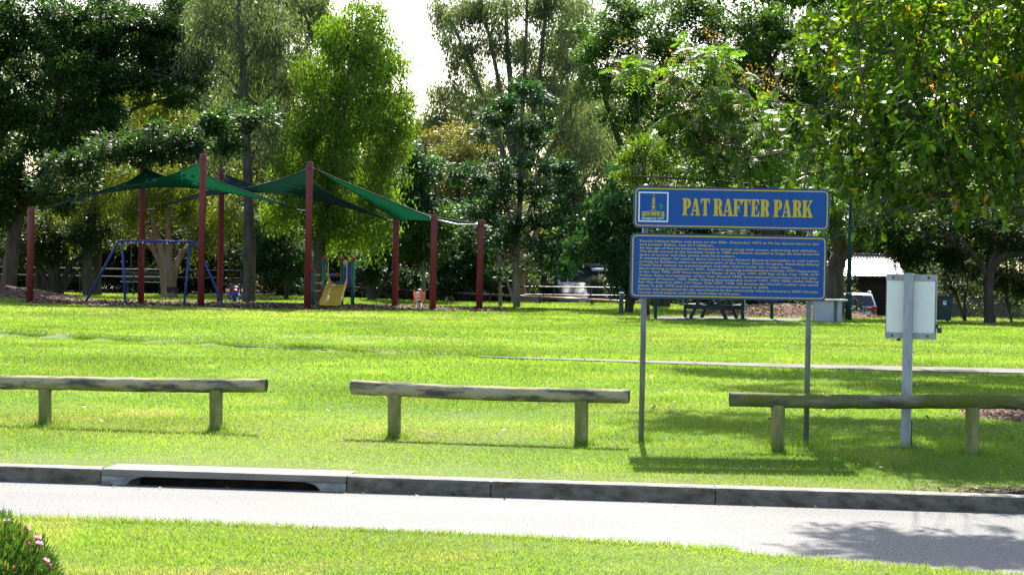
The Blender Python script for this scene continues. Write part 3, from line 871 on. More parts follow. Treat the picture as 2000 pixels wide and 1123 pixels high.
def park_sign():
    D = 19.5
    k = D / FPX
    base = G(1255, 865); cx = ux(1427, 475) * k
    t = thing('park_sign', 'blue two-panel park sign with gold lettering on two grey posts', 'sign', (cx, D, 0), 0.0)
    X = lambda px: (px - 1427) * k                        # local x (photo columns, roll removed)
    def Zl(px, py): return CAM_H - uy(px, py) * k
    W = 191 * k
    zt1, zb1 = Zl(1236, 365), Zl(1236, 443.5)
    zt2, zb2 = Zl(1233, 456.5), Zl(1233, 580)
    def panel(name, x0, x1, z0, z1, wear):
        p = MB(); p.prism(rrect(x0, z0, x1, z1, .045), [], (0, 0, 0), (1, 0, 0), (0, 0, 1), (0, 1, 0), .012)
        o = p.build(name, M['blue'], t, recalc=True)
        e = MB(); e.prism(rrect(x0 - .007, z0 - .007, x1 + .007, z1 + .007, .05), [rrect(x0, z0, x1, z1, .045)[::-1]], (0, -.004, 0), (1, 0, 0), (0, 0, 1), (0, 1, 0), .02)
        e.build('edge_trim', M['blue_edge'], o, recalc=True)
        b = MB(); b.prism(rrect(x0 + .010, z0 + .010, x1 - .010, z1 - .010, .040), [rrect(x0 + .0215, z0 + .0215, x1 - .0215, z1 - .0215, .030)[::-1]], (0, -.0022, 0), (1, 0, 0), (0, 0, 1), (0, 1, 0), .002)
        b.build('border_line', M['gold'], o, recalc=True)
        return o
    x0, x1 = X(1237) , X(1617.5)
    p1 = panel('name_panel', x0, x1, zb1, zt1, 1)
    p2 = panel('story_panel', X(1233), X(1614.5), zb2, zt2, 2)
    # big name
    mb = MB()
    ext = [('P', 530, 615), ('A', 610, 706), ('T', 710, 798), ('R', 832, 925), ('A', 923, 1026), ('F', 1026, 1109), ('T', 1107, 1194), ('E', 1199, 1283), ('R', 1290, 1381), ('P', 1419, 1506), ('A', 1500, 1596), ('R', 1604, 1696), ('K', 1699, 1804)]
    capz0 = zt1 - 54.2 * k; cap = 33.5 * k
    for i, (ch, a, b) in enumerate(ext):
        a = X(1225 + a / 5); b = X(1225 + b / 5)
        out, holes = LET[ch]
        f = lambda q: (a + q[0] * (b - a), capz0 + q[1] * cap)
        mb.prism([f(q) for q in out], [[f(q) for q in h] for h in holes], (0, -.003 - .0002 * (i % 2), 0), (1, 0, 0), (0, 0, 1), (0, 1, 0), .003)
    mb.build('lettering', M['gold'], p1, recalc=True)
    # emblem
    ox, oz = X(1245.5), zt1 - 9.5 * k
    E = 58.5 * k
    def ep(u, v): return (ox + u * E, oz - v * E)         # u right, v down, 0..1
    def eq(*q): return [ep(*p) for p in q]
    fr = MB(); fr.prism(eq((0, 1), (1, 1), (1, 0), (0, 0)), [eq((.045, .045), (.955, .045), (.955, .955), (.045, .955))], (0, -.003, 0), (1, 0, 0), (0, 0, 1), (0, 1, 0), .003)
    put_text(fr, 'BRISBANE CITY', ep(.13, 0)[0], ep(.86, 0)[0], ep(0, .925)[1], .075 * E, -.003, .012)
    fr.build('emblem_frame', M['sign_white'], p1, recalc=True)
    gb = MB()
    def ga(*q): gb.prism(eq(*q), [], (0, -.003, 0), (1, 0, 0), (0, 0, 1), (0, 1, 0), .003)
    def gr(u0, v0, u1, v1): ga((u0, v1), (u1, v1), (u1, v0), (u0, v0))
    ga((.49, .20), (.515, .20), (.515, .075), (.503, .06), (.49, .075))
    ga((.458, .235), (.547, .235), (.537, .19), (.503, .125), (.468, .19))
    gr(.455, .25, .55, .325); gr(.455, .34, .55, .395)
    gr(.455, .455, .55, .555); gr(.455, .40, .478, .45); gr(.527, .40, .55, .45)
    ga((.38, .645), (.42, .645), (.503, .59), (.587, .645), (.625, .645), (.503, .565))
    gr(.13, .655, .375, .69); gr(.61, .655, .735, .69); gr(.77, .655, .865, .69)
    for a, b in ((.415, .44), (.447, .47), (.477, .50), (.507, .53), (.537, .56), (.567, .59)): gr(a, .66, b, .785)
    for a in (.13, .155, .18, .205): gr(a, .70, a + .02, .83)
    for a in (.235, .265, .295, .325, .35): gr(a, .70, a + .022, .785)
    for a in (.61, .638, .666, .694): gr(a, .70, a + .022, .785)
    for a in (.77, .797, .824, .848): gr(a, .70, a + .02, .83)
    gb.build('emblem_tower', M['gold'], p1, recalc=True)
    pb = MB()
    c = ep(.755, .46)
    star = []
    for i in range(22):
        a = 2 * PI * i / 22; rr_ = (.078 if i % 2 == 0 else .056) * E
        star.append((c[0] + rr_ * math.cos(a), c[1] + rr_ * math.sin(a)))
    pb.prism(star, [], (0, -.0026, 0), (1, 0, 0), (0, 0, 1), (0, 1, 0), .0026)
    pb.prism(eq((.742, .83), (.762, .83), (.765, .52), (.747, .52)), [], (0, -.0034, 0), (1, 0, 0), (0, 0, 1), (0, 1, 0), .0034)
    pb.prism(eq((.225, .835), (.742, .835), (.742, .792), (.225, .792)), [], (0, -.0026, 0), (1, 0, 0), (0, 0, 1), (0, 1, 0), .0026)
    pb.build('emblem_palm', M['sign_green'], p1, recalc=True)
    # story lettering
    lines = [("Patrick Michael Rafter was born on the 28th  December 1972 at Mt Isa, Queensland to Jim", 348.6),
             ("and Jocelyn Rafter, one of 9 children.", 144.3),
             ("At the age of five he became involved in tennis along with soccer, swimming and athletics.", 347.3),
             ("The family moved to the Sunshine Coast in 1980 and Patrick decided to forgo his then favourite", 351),
             ("sport of soccer and play tennis with his brothers.", 187),
             ("A talented player, his mother drove him to Coops Racquet Sports at Carseldine to train before", 351),
             ("moving to Brisbane where he became part of the Coops Tennis Program. Attending Albany", 351.6),
             ("Creek State School, he trained before and after school under the Coops Team.", 298.7),
             ("Since turning professional in 1991, Patrick's sporting achievements include: ATP Newcomer", 351),
             ("of the Year 1993, ATP Most Improved Player of the Year 1997, ATP Star of the Year 1998, ATP", 351),
             ("Arthur Ashe Humanitarian of the Year Award 1998, International Committee for fair play", 348.4),
             ("Diploma of Honour 1997, Stefan Edberg Sportsmanship Award 1997, 1999, 2000, Stefan Edberg", 351.3),
             ("Fair Play Award in 2001, US Open Title 1997, 1998. Pat became the World's number one tennis", 351.3),
             ("player in July 1999 and he retired from professional tennis in 2003.", 255),
             ("Patrick was recognised for his contribution to the community when he became a 2000 Olympic", 351),
             ("Games torch bearer and 2002 Australian of the year.", 200)]
    tb = MB()
    for i, (s, w) in enumerate(lines):
        xl = X(1249.5 - i * .1)
        put_text(tb, s, xl, xl + w * k, zt2 - (15.8 + i * 6.67) * k, 4.5 * k, -.0025, .013)
    tb.build('lettering', M['gold_pale'], p2)
    # posts with caps behind the panels
    for px, pyb in ((1260, 865), (1583, 875)):
        xp = X(px)
        pb = MB(); pb.tube([(xp, .042, -.15), (xp, .042, zt1 + .012)], .0265, 16)
        po = pb.build('post', M['galv_dark'], t)
        cb = MB(); cb.ball((xp, .042, zt1 + .013), .027, 12, 6, .6); cb.build('cap', M['galv'], po)
park_sign()

# ------------------------------------------------------------------ notice box on a pole
def notice_box():
    b = G(1770, 876); D = b.y; k = D / FPX
    t = thing('notice_box', 'back of a white framed notice box on a square galvanised pole', 'notice board', (b.x, D, 0), R(-17))
    ztop = CAM_H - uy(1778, 536) * k; zbot = CAM_H - uy(1772, 662) * k
    w = .47; h = ztop - zbot; zc = (ztop + zbot) / 2
    MB().box((0, -.03, (ztop + .012 - .2) / 2), (.088, .088, ztop + .012 + .2), bev=.006).build('pole', M['galv'], t)
    case = MB().box((.012, .115, zc), (w, .13, h), bev=.004).build('case', M['galv_dark'], t)
    MB().box((.012, .0465, zc), (w - .018, .006, h - .12), bev=.001).build('back_panel', M['board_white'], t)
    for z in (ztop - .03, zbot + .03):
        s = MB().box((.012, .043, z), (w, .014, .06), bev=.003).build('rail', M['galv'], t)
        for x in (-.155, .178):
            MB().lathe((0, 0, 0), [(.0115, 0), (.0115, .006), (.006, .009)], 10).build('bolt', M['bolt'], s).matrix_local = Matrix.Translation((x, .036, z)) @ Matrix.Rotation(R(90), 4, 'X')
    lk = MB(); lk.box((w / 2 + .045, .10, zbot + .085), (.042, .022, .05), bev=.005)
    lk.tube([(w / 2 + .031, .10, zbot + .11), (w / 2 + .031, .10, zbot + .132), (w / 2 + .045, .10, zbot + .14), (w / 2 + .059, .10, zbot + .132), (w / 2 + .059, .10, zbot + .11)], .005, 8)
    lk.box((w / 2 + .022, .10, zbot + .125), (.03, .03, .035), bev=.003)
    lk.build('padlock', M['black'], t)
    MB().box((-.10, .11, zbot - .012), (.035, .03, .022), bev=.003).build('latch', M['black'], t)
    MB().box((-.01, .02, -.005), (.34, .26, .05), bev=.01).build('footing', M['path'], t)
    ch = MB(); ch.tube([(.055, -.02, .02), (.05, -.03, .10), (.054, -.02, .2), (.05, -.03, .28)], .006, 6); ch.build('chain', M['bolt'], t)
notice_box()

# ------------------------------------------------------------------ playground
def shade_post(px, py_base, d, py_top, label, mat=None, tilt=0.0):
    b = P(px, py_base, d)
    z0 = tz1(b.x, d)
    top = P(px + ROLL * (py_base - py_top), py_top, d)
    h = top.z - z0
    t = thing('shade_post', label, 'post', (b.x, d, z0), 0, 'red steel posts of the shade sails')
    r = .115
    MB().tube([(0, 0, -.3), (0, 0, h - .01), (0, 0, h)], [r, r, r * .96], 18).build('pole', M['red_post'], t)
    ring = MB(); ring.tube([(0, 0, h - .22), (0, 0, h - .17)], r + .012, 18)
    ring.build('collar', M['red_post'], t)
    return Vector((b.x, d, z0 + h - .16))
TP = {}
TP['fl'] = shade_post(58, 595, 70.1, 405, 'short red steel post at the far left end of the shade sails')
TP['f1'] = shade_post(392, 603, 68.0, 301, 'tall red steel post in front of the swings right leg, tallest of all')
TP['f2'] = shade_post(600, 606, 68.0, 317, 'tall red steel post just left of the slide')
TP['fr'] = shade_post(845, 606, 70.0, 419, 'short red steel post right of the orange spring rocker')
TP['b1'] = shade_post(275, 594, 72.3, 316, 'tall dark red post behind the swing frame')
TP['b2'] = shade_post(429, 592, 75.6, 330, 'tall dark red post beside the blue spring rocker')
TP['br'] = shade_post(771, 601, 73.9, 424, 'short red steel post between the slide and the orange rocker')
TP['rr'] = shade_post(936, 607, 71.6, 430, 'short red steel post standing alone at the right end of the mulch')

def sail(label, cs, mat, pull=.16, n=18, inset=.35, sag=.0):
    """four corners in order round the sail; edges drawn in towards the middle"""
    c = [Vector(p) for p in cs]
    cen = sum(c, Vector()) / 4
    t = thing('shade_sail', label, 'shade sail', cen, 0, 'green shade sails over the playground')
    k = [p + (cen - p).normalized() * inset for p in c]
    rows = []
    for i in range(n + 1):
        u = i / n; row = []
        for j in range(n + 1):
            v = j / n
            uu = .5 + (u - .5) * (1 - pull * 4 * v * (1 - v)); vv = .5 + (v - .5) * (1 - pull * 4 * u * (1 - u))
            p = (k[0] * (1 - uu) + k[1] * uu) * (1 - vv) + (k[3] * (1 - uu) + k[2] * uu) * vv
            p = p - Vector((0, 0, sag * 16 * uu * (1 - uu) * vv * (1 - vv)))
            row.append(p - cen)
        rows.append(row)
    cl = MB().grid(rows).build('canopy', mat, t)
    eb = MB()
    per = [rows[0][j] for j in range(n + 1)] + [rows[i][n] for i in range(1, n + 1)] + [rows[n][j] for j in range(n - 1, -1, -1)] + [rows[i][0] for i in range(n - 1, 0, -1)]
    eb.tube(per, .022, 6, closed=True)
    eb.build('edge_webbing', M['sail_edge'], t)
    for a, b in zip(c, k):
        cb = MB(); cb.tube([a - cen, b - cen], .016, 6); cb.build('corner_cable', M['cable'], t)
    return t
low2 = Vector((TP['f2'].x - .09, 68.0, P(597, 412, 68).z))
low1 = Vector((TP['b1'].x + .1, 72.3, P(282, 410, 72.3).z))
sail('bright green shade sail above the swings, peaked at the tallest red post', [TP['fl'], TP['f1'], low2, TP['b1']], M['sail'], pull=.20)
sail('dark green shade sail above the slide, behind the bright one', [low1, TP['b2'], TP['br'], TP['f2']], M['sail_dark'], pull=.20)
tc_ = sail('narrow green shade sail sloping down to the short posts on the right', [TP['f2'], TP['fr'], TP['rr'], TP['br']], M['sail'], pull=.08, inset=.22)

ea, eb_ = TP['fr'] - tc_.location, TP['rr'] - tc_.location
MB().tube([ea, ea.lerp(eb_, .5) - Vector((0, 0, .10)), eb_], [.02, .035, .02], 8).build('sunlit_edge_line', M['cable'], tc_)  # pale tube stands for the sunlit sail top seen edge-on

def swing_set():
    tl = P(232, 469, 70.2); tr = P(384, 471, 69.6)
    t = thing('swing_set', 'blue tubular swing frame with splayed legs under the sails', 'swing', ((tl.x + tr.x) / 2, 69.9, 0))
    o = Vector((t.location.x, t.location.y, 0))
    zb = (tl.z + tr.z) / 2 - .03
    tl.z = tr.z = zb
    ax = (tr - tl).normalized()
    MB().tube([tl + ax * .1 - o, tr - ax * .1 - o], .045, 12).build('top_bar', M['swing_violet'], t)
    feet = [(tl, GP(164, 593), -1), (tl + ax * .13, GP(245, 596), 0), (tr - ax * .22, GP(359, 599), 0), (tr, GP(438, 601), 1)]
    for top, ft, s in feet:
        mb = MB()
        if s:
            kn = top + ax * (-s) * .12
            dn = (ft - top).normalized()
            pts = [kn, top + ax * (-s) * .02 + dn * .03, top + dn * .14, top + dn * .4, ft]
        else:
            pts = [top, top * .6 + ft * .4, ft]
        mb.tube([p - o for p in pts], .04, 10)
        mb.build('leg', M['swing_blue'], t)
    def at(px): 
        f = (ux(px, 470) - ux(232, 469)) / (ux(384, 471) - ux(232, 469)); return tl + (tr - tl) * f
    for px in (257, 280, 327, 350):
        p = at(px) - o
        MB().box(p - Vector((0, 0, .05)), (.05, .11, .06), bev=.008).build('hanger', M['cable'], t)
    return at
def GP(px, py):
    g = G(px, py); g.z = tz1(g.x, g.y) - .05; return g
bar_at = swing_set()
def chains(t, o, tops, ends):
    for a, b in zip(tops, ends):
        MB().tube([a - o, b - o], .008, 5).build('chain', M['chain'], t)
def swings():
    a, b = bar_at(257), bar_at(280)
    a.z -= .08; b.z -= .08
    o = Vector(((a.x + b.x) / 2, a.y, .45))
    t = thing('swing', 'black rubber strap swing seat hanging left of the toddler seat', 'swing seat', o, 0, 'swings hanging from the blue frame')
    e0, e1 = Vector((o.x - .22, a.y + .05, .56)), Vector((o.x + .22, a.y - .05, .70))
    chains(t, o, (a, b), (e0, e1))
    rows = []
    for i in range(11):
        f = i / 10; p = e0.lerp(e1, f) - Vector((0, 0, .16 * math.sin(PI * f)))
        rows.append([p + Vector((0, s * .08, 0)) - o for s in (-1, 1)] + [p + Vector((0, .08, -.02)) - o, p + Vector((0, -.08, -.02)) - o, p + Vector((0, -.08, 0)) - o])
    MB().grid(rows).build('seat', M['rubber'], t, recalc=True)
    a, b = bar_at(327), bar_at(350)
    a.z -= .08; b.z -= .08
    o = Vector(((a.x + b.x) / 2 - .03, a.y, .45))
    t = thing('swing', 'black bucket toddler swing seat in front of the pale tree trunk', 'swing seat', o, 0, 'swings hanging from the blue frame')
    chains(t, o, (a, b), (Vector((o.x - .15, a.y, .64)), Vector((o.x + .16, a.y, .60))))
    sb = MB()
    sb.box((-.08, 0, .10), (.16, .26, .20), bev=.03, taper=.8); sb.box((.13, .0, .05), (.17, .24, .13), bev=.03, taper=.85)
    sb.box((0.02, .1, .16), (.32, .03, .12), bev=.01)
    sb.box((0.0, -.12, .17), (.33, .03, .04), bev=.01)
    sb.build('seat', M['rubber'], t)
swings()

def slide_tower():
    pA, pB, pC, pD = P(609.5, 597, 74.2), P(632, 599, 72.7), P(667, 597, 74.0), P(688.5, 600, 72.6)
    o = Vector((pB.x, pB.y, 0))
    t = thing('slide_tower', 'small climbing tower with yellow slide, green posts and red caps', 'slide', o)
    hs = {'A': P(609.5, 530, 74.2).z, 'B': P(632, 506, 72.7).z, 'C': P(667, 507, 74.0).z, 'D': P(688.5, 508, 72.6).z}
    r = .065
    for key, p in (('A', pA), ('B', pB), ('C', pC), ('D', pD)):
        x, y = p.x - o.x, p.y - o.y
        po = MB().tube([(x, y, -.2), (x, y, hs[key])], r, 14).build('post', M['play_green'], t)
        cb = MB(); cb.lathe((x, y, hs[key] - .02), [(r + .012, 0), (r + .014, .05), (r * .85, .10), (r * .4, .125), (.004, .13)], 14)
        cb.build('cap', M['play_red'], po)
    bx = pB.x - o.x; dx = pD.x - o.x; by = 0.0; cx, cy = pC.x - o.x, pC.y - o.y; ax_, ay = pA.x - o.x, pA.y - o.y
    zp = .78
    MB().box(((bx + dx) / 2, by + .72, zp - .03), (dx - bx - .05, 1.35, .06), bev=.01).build('platform', M['black'], t)
    # fourth post behind the slide
    # slide chute facing the lawn
    sx = P(647, 560, 72.4).x - o.x - .02
    top_c = P(660, 556, 72.4); bot_c = P(646, 597, 70.9)
    path = []
    for i in range(15):
        f = i / 14
        z = (zp + .02) * (1 - f) ** 1.0 + .12 * f
        z = .12 + (zp - .10) * (1 - sstep(0, 1, np.array([f]))[0] * .55 - f * .45)
        path.append(Vector((top_c.x - o.x + (bot_c.x - top_c.x) * f, -.25 - 1.75 * f, z)))
    w = .30
    rows = []; rows2 = []
    for i, p in enumerate(path):
        f = i / 14
        wd = w * (1 + .12 * f)
        hgt = .20 + (.06 if f < .12 else 0) - .05 * f
        row = []
        for q in range(13):
            s = -1 + 2 * q / 12
            zz = hgt * max(0, (abs(s) - .62) / .38) ** 1.4
            row.append(p + Vector((s * wd, 0, zz)))
        rows.append(row + [row[-1] + Vector((.035, 0, .012)), row[-1] + Vector((.045, 0, -.03)), row[-1] + Vector((.03, 0, -hgt - .02))]
                    + [p + Vector((s * wd, 0, -.03)) for s in (.6, 0, -.6)]
                    + [row[0] + Vector((-.03, 0, -hgt - .02)), row[0] + Vector((-.045, 0, -.03)), row[0] + Vector((-.035, 0, .012)), row[0]])
    cb = MB(); cb.grid(rows)
    for rw in (rows[0], rows[-1]): cb.add(rw[:-1], [tuple(range(len(rw) - 1))])
    cb.build('slide_chute', M['slide'], t, recalc=True)
    # tic-tac-toe bars with balls between A and C
    cols = [['play_blue', 'play_yellow', 'play_blue', 'play_red'], ['play_yellow', 'black', 'play_red', 'play_blue'], ['play_red', 'play_blue', 'play_yellow', 'play_red']]
    cols[0][0] = 'black'
    A_, C_ = Vector((ax_, ay, 0)), Vector((cx, cy, 0))
    for i, py in enumerate((537.5, 553.5, 569)):
        z = P(640, py, 74.1).z
        a = A_ + Vector((0, 0, z)); c = C_ + Vector((0, 0, z))
        br = MB().tube([a, c], .028, 8).build('bar', M['play_yellow'], t)
        for k in range(4):
            f = .34 + .165 * k
            MB().ball(a.lerp(c, f), .085, 14, 8).build('ball', M[cols[i][k]], br)
    # blue panel between C and D, yellow grab rails
    pa, pd = Vector((cx + .08, cy, 0)), Vector((dx - .07, by, 0))
    mid = (pa + pd) / 2; ang = math.atan2(pd.y - pa.y, pd.x - pa.x)
    z1, z0 = P(678, 511, 73.3).z, P(678, 557, 73.3).z
    rm = Matrix.Rotation(ang, 3, 'Z')
    pn = MB().box((mid.x, mid.y, (z0 + z1) / 2), ((pd - pa).length - .05, .05, z1 - z0), rm, bev=.02)
    for k in range(5):
        q = pa.lerp(pd, .15 + .175 * k); pn.tube([(q.x - .012, q.y - .03, z0 + .05), (q.x - .012, q.y - .03, z1 - .05)], .014, 6)
    pn.build('side_panel', M['play_blue'], t)
    em = MB(); em.lathe((0, 0, 0), [(.075, 0), (.085, .012), (.075, .024)], 16)
    eo = em.build('steering_disc', M['play_yellow'], t)
    eo.matrix_local = Matrix.Translation((P(675, 513.5, 72.9).x - o.x, .28, P(675, 513.5, 72.9).z)) @ Matrix.Rotation(R(90), 4, 'X') @ Matrix.Scale(1.4, 4, (0, 1, 0))
    for px0, px1, s in ((636, 641, 1), (684, 677.5, -1)):
        xa, xb = P(px0, 520, 72.5).x - o.x, P(px1, 520, 72.5).x - o.x
        zt, zl = P(640, 509, 72.5).z, P(640, 560, 72.5).z
        MB().tube([(xa, -.02, zt), (xa + (xb - xa) * .6, -.10, zt), (xb, -.14, zt - .06), (xb, -.14, (zt + zl) / 2), (xb, -.10, zl)], .02, 8).build('grab_rail', M['play_yellow'], t)
    # step between A and B
    MB().box(((ax_ + bx) / 2, ay * .6, .26), (.42, .3, .05), bev=.01).build('step', M['black'], t)
slide_tower()

def spring(mb, c, r, z0, z1, turns, w):
    pts = []
    n = turns * 14
    for i in range(n + 1):
        a = 2 * PI * i / 14
        rr_ = r
        pts.append((c[0] + rr_ * math.cos(a), c[1] + rr_ * math.sin(a), z0 + (z1 - z0) * i / n))
    mb.tube(pts, w, 7)

def blue_rocker():
    b = P(458, 592, 75.2)
    z = tz1(b.x, b.y)
    k = 75.2 / FPX
    t = thing('spring_rocker', 'blue tubular spring rocker with red seat beside a dark trunk', 'spring rocker', (b.x, b.y, z))
    def loc(px, py, y=0.0): return Vector(((px - 458) * k, y, (592 - py) * k))
    for y in (-.16, .12):
        off = -2.2 if y > 0 else 1.6
        lp = [(-7, 22), (-9.5, 30), (-8, 33), (6.5, 32), (8.5, 29.5), (5.5, 21)]
        pts = [loc(458 + off + a, 592 - bb + (1.5 if y < 0 else -0.5), y) for a, bb in lp]
        MB().tube(pts, .022, 8).build('hand_loop', M['swing_blue'], t)
        for s in (-1, 1):
            ov = []
            for i in range(14):
                a = 2 * PI * i / 14
                ov.append(loc(458 + off + s * 6.8 + 6.3 * math.cos(a), 592 - 13.2 + 4.8 * math.sin(a) * (1 + .0 * s) + (1.5 if y < 0 else -.5), y))
            MB().tube(ov, .022, 8, closed=True).build('foot_loop', M['swing_blue'], t)
    sb = MB(); sb.ball((.02, -.05, .33), .13, 14, 8, .8); sb.build('body', M['play_blue'], t)
    rb = MB(); rb.lathe((.02, -.02, .38), [(.12, 0), (.13, .03), (.10, .10), (.02, .13)], 14)
    rb.build('seat', M['play_red'], t)
    kb_ = MB(); kb_.box((-.12, .06, .50), (.12, .05, .22), Matrix.Rotation(R(20), 3, 'Y'), bev=.03); kb_.build('backrest', M['play_red'], t)
    s = MB(); spring(s, (.0, -.02), .075, -.02, .26, 5, .016); s.build('spring', M['rubber'], t)
blue_rocker()

def orange_rocker():
    b = P(818, 604, 71.4)
    z = tz1(b.x, b.y)
    k = 71.4 / FPX
    t = thing('spring_rocker', 'orange spring rocker with two animal shaped sides on a coil spring', 'spring rocker', (b.x, b.y, z))
    side = [(-6.2, 34), (-4.5, 37.5), (-2.8, 36.5), (-1.8, 33.5), (1.2, 31.5), (5.3, 31), (5.6, 34), (6.8, 33), (6.9, 25), (5.4, 19), (3.5, 13.5), (1.2, 12), (0, 14.5), (-1.8, 11.5), (-5.4, 10.5), (-6.2, 12.6), (-4.0, 14), (-3.4, 20), (-5.2, 26), (-6.6, 30.5)]
    for cx, rz, y, f in ((-7.4, 32, .10, .72), (6.6, -20, -.12, .86)):
        mb = MB()
        rm = Matrix.Rotation(R(rz), 3, 'Z')
        ex = rm @ Vector((1, 0, 0)); en = rm @ Vector((0, 1, 0))
        mb.prism([((q[0] * f) * k, q[1] * k) for q in side][::-1], [], (cx * k, y, 0), ex, (0, 0, 1), en, .035)
        mb.build('side_panel', M['orange'], t, recalc=True)
    MB().box((0, -.02, 26 * k), (9 * k, .04, 9.5 * k), bev=.01).build('seat_back', M['pale_grey'], t)
    for zz in (31.5, 17.2, 12.3): MB().box((0 * k, -.02, zz * k), (14 * k, .12 if zz == 17.2 else .05, .035), bev=.008).build('cross_bar', M['pale_grey'], t)
    MB().tube([(-3 * k, -.05, 38 * k), (6 * k, -.05, 36.5 * k)], .018, 8).build('handle', M['cable'], t)
    MB().box((1 * k, -.02, 14.5 * k), (7 * k, .22, .05), bev=.01).build('seat', M['rubber'], t)
    s = MB(); spring(s, (1.5 * k, -.02), .085, -.02, 12 * k, 4, .019); s.build('spring', M['cable'], t)
orange_rocker()

# ------------------------------------------------------------------ bench, fences
def bench():
    b = P(282, 575, 88)
    t = thing('park_bench', 'dark green slatted park bench behind the swings', 'bench', (b.x, 88, tz1(b.x, 88)))
    z0 = t.location.z
    zs = P(282, 551, 88).z - z0
    L_ = 1.95
    for i in range(3): MB().box((0, -.42 + .13 * i, zs), (L_, .11, .035), bev=.006).build('seat_slat', M['bench_green'], t)
    for i in range(3): MB().box((0, .02 + .03 * i, zs + .14 + .115 * i), (L_, .03, .095), Matrix.Rotation(R(-12), 3, 'X'), bev=.006).build('back_slat', M['bench_green'], t)
    for s in (-.72, .72):
        lb = MB(); lb.box((s, -.22, zs / 2 - .03), (.09, .30, zs - .02), bev=.01); lb.box((s, .06, zs + .18), (.05, .04, .5), Matrix.Rotation(R(-12), 3, 'X'))
        lb.build('leg', M['dark_green'], t)
bench()

def rail_fence(label, cat, a, b, n, rails, post_h, mat, rmat, r=.028, pr=.032, over=True):
    a, b = Vector(a), Vector(b)
    t = thing('rail_fence', label, cat, (a.x, a.y, 0))
    o = Vector((a.x, a.y, 0))
    for i in range(n + 1):
        p = a.lerp(b, i / n); z = tz1(p.x, p.y)
        q = (p - o)
        MB().tube([(q.x, q.y, z - .2), (q.x, q.y, z + post_h)], pr, 8).build('post', mat, t)
    for h in rails:
        pts = []
        for i in range(n * 2 + 1):
            p = a.lerp(b, i / (n * 2)); q = p - o
            pts.append((q.x, q.y, tz1(p.x, p.y) + h))
        MB().tube(pts, r, 8).build('rail', rmat, t)
    return t
pa, pb_ = P(-60, 540, 86.5), P(470, 545, 86.5)
rail_fence('black two-rail fence behind the swings and bench', 'fence', (pa.x, 87.2, 0), (pb_.x, 86.6, 0), 5, [1.10, .78], 1.12, M['black'], M['black'])
rail_fence('long black two-rail fence behind the slide, in front of the garden shrubs', 'fence', (P(655, 560, 90).x, 90.4, 0), (P(1300, 575, 88).x, 88.2, 0), 9, [.72, .38], .74, M['black'], M['black'])
def low_rail():
    a = P(438, 549, 97); b = P(1262, 591, 82.5)
    t = thing('low_rail', 'low red-brown pipe rail with a sunlit top running along the lawn edge', 'rail', (a.x, a.y, 0))
    o = Vector((a.x, a.y, 0))
    n = 9
    for i in range(n):
        p, q = a.lerp(b, i / n), a.lerp(b, (i + .985) / n)
        MB().tube([p - o, q - o], .052, 12).build('rail', M['rail_red'], t)
    for i in range(n + 1):
        p = a.lerp(b, i / n); z = tz1(p.x, p.y)
        MB().tube([(p.x - o.x, p.y - o.y + .05, min(z, p.z - .3) - .1), (p.x - o.x, p.y - o.y + .05, p.z + .04)], .05, 8).build('post', M['black'], t)
low_rail()

# ------------------------------------------------------------------ picnic corner
def bollard():
    b = G(1213, 615)
    k = b.y / FPX
    t = thing('bollard', 'square grey-green bollard with a pale pointed cap left of the sign', 'bollard', (b.x, b.y, 0))
    MB().box((0, 0, .32), (.125, .125, .80), Matrix.Rotation(R(18), 3, 'Z'), bev=.008).build('post', M['bollard'], t)
    c = MB(); c.lathe((0, 0, .72), [(.10, 0), (.10, .02), (.02, .06)], 4, smooth=False); c.build('cap', M['sign_white'], t).rotation_euler = (0, 0, R(63))
bollard()

def shelter():
    pts = [G(1276, 621), G(1450, 626), G(1338, 620), G(1507, 623.5)]
    f0, f1 = Vector((pts[0].x, 64.4, 0)), Vector((pts[1].x, 64.2, 0))
    b0, b1 = Vector((P(1338, 620, 66.9).x, 66.9, 0)), Vector((P(1507, 623, 66.7).x, 66.7, 0))
    o = (f0 + f1 + b0 + b1) / 4
    t = thing('picnic_shelter', 'dark green picnic shelter whose posts show below the blue sign', 'shelter', o)
    for p in (f0, f1, b0, b1):
        q = p - o
        MB().box((q.x, q.y, 1.1), (.10, .10, 2.3), bev=.006).build('post', M['dark_green'], t)
    # shallow roof: edge beams and a low corrugated hip, hidden behind the sign from the road
    rb = MB()
    z0, z1 = 2.2, 2.48
    cs = [f0 - o + Vector((-.25, -.3, 0)), f1 - o + Vector((.25, -.3, 0)), b1 - o + Vector((.25, .3, 0)), b0 - o + Vector((-.25, .3, 0))]
    lo = [c + Vector((0, 0, z0)) for c in cs]; hi = [c * .25 + Vector((0, 0, z1)) for c in cs]
    rb.add(lo + hi, [(0, 1, 5, 4), (1, 2, 6, 5), (2, 3, 7, 6), (3, 0, 4, 7), (4, 5, 6, 7), (3, 2, 1, 0)])
    rb.build('roof', M['dark_green'], t, recalc=True)
    s = f1 - o + Vector((.06, -.08, 0))
    MB().tube([(s.x, s.y, .30), (s.x, s.y, 2.1)], .012, 8).build('downpipe_and_glint', M['white_paint'], t)  # thin white tube stands for the sun glint on the post edge
    v = MB(); v.ball((s.x, s.y, .27), .05, 10, 6); v.build('valve', M['cable'], t)
shelter()

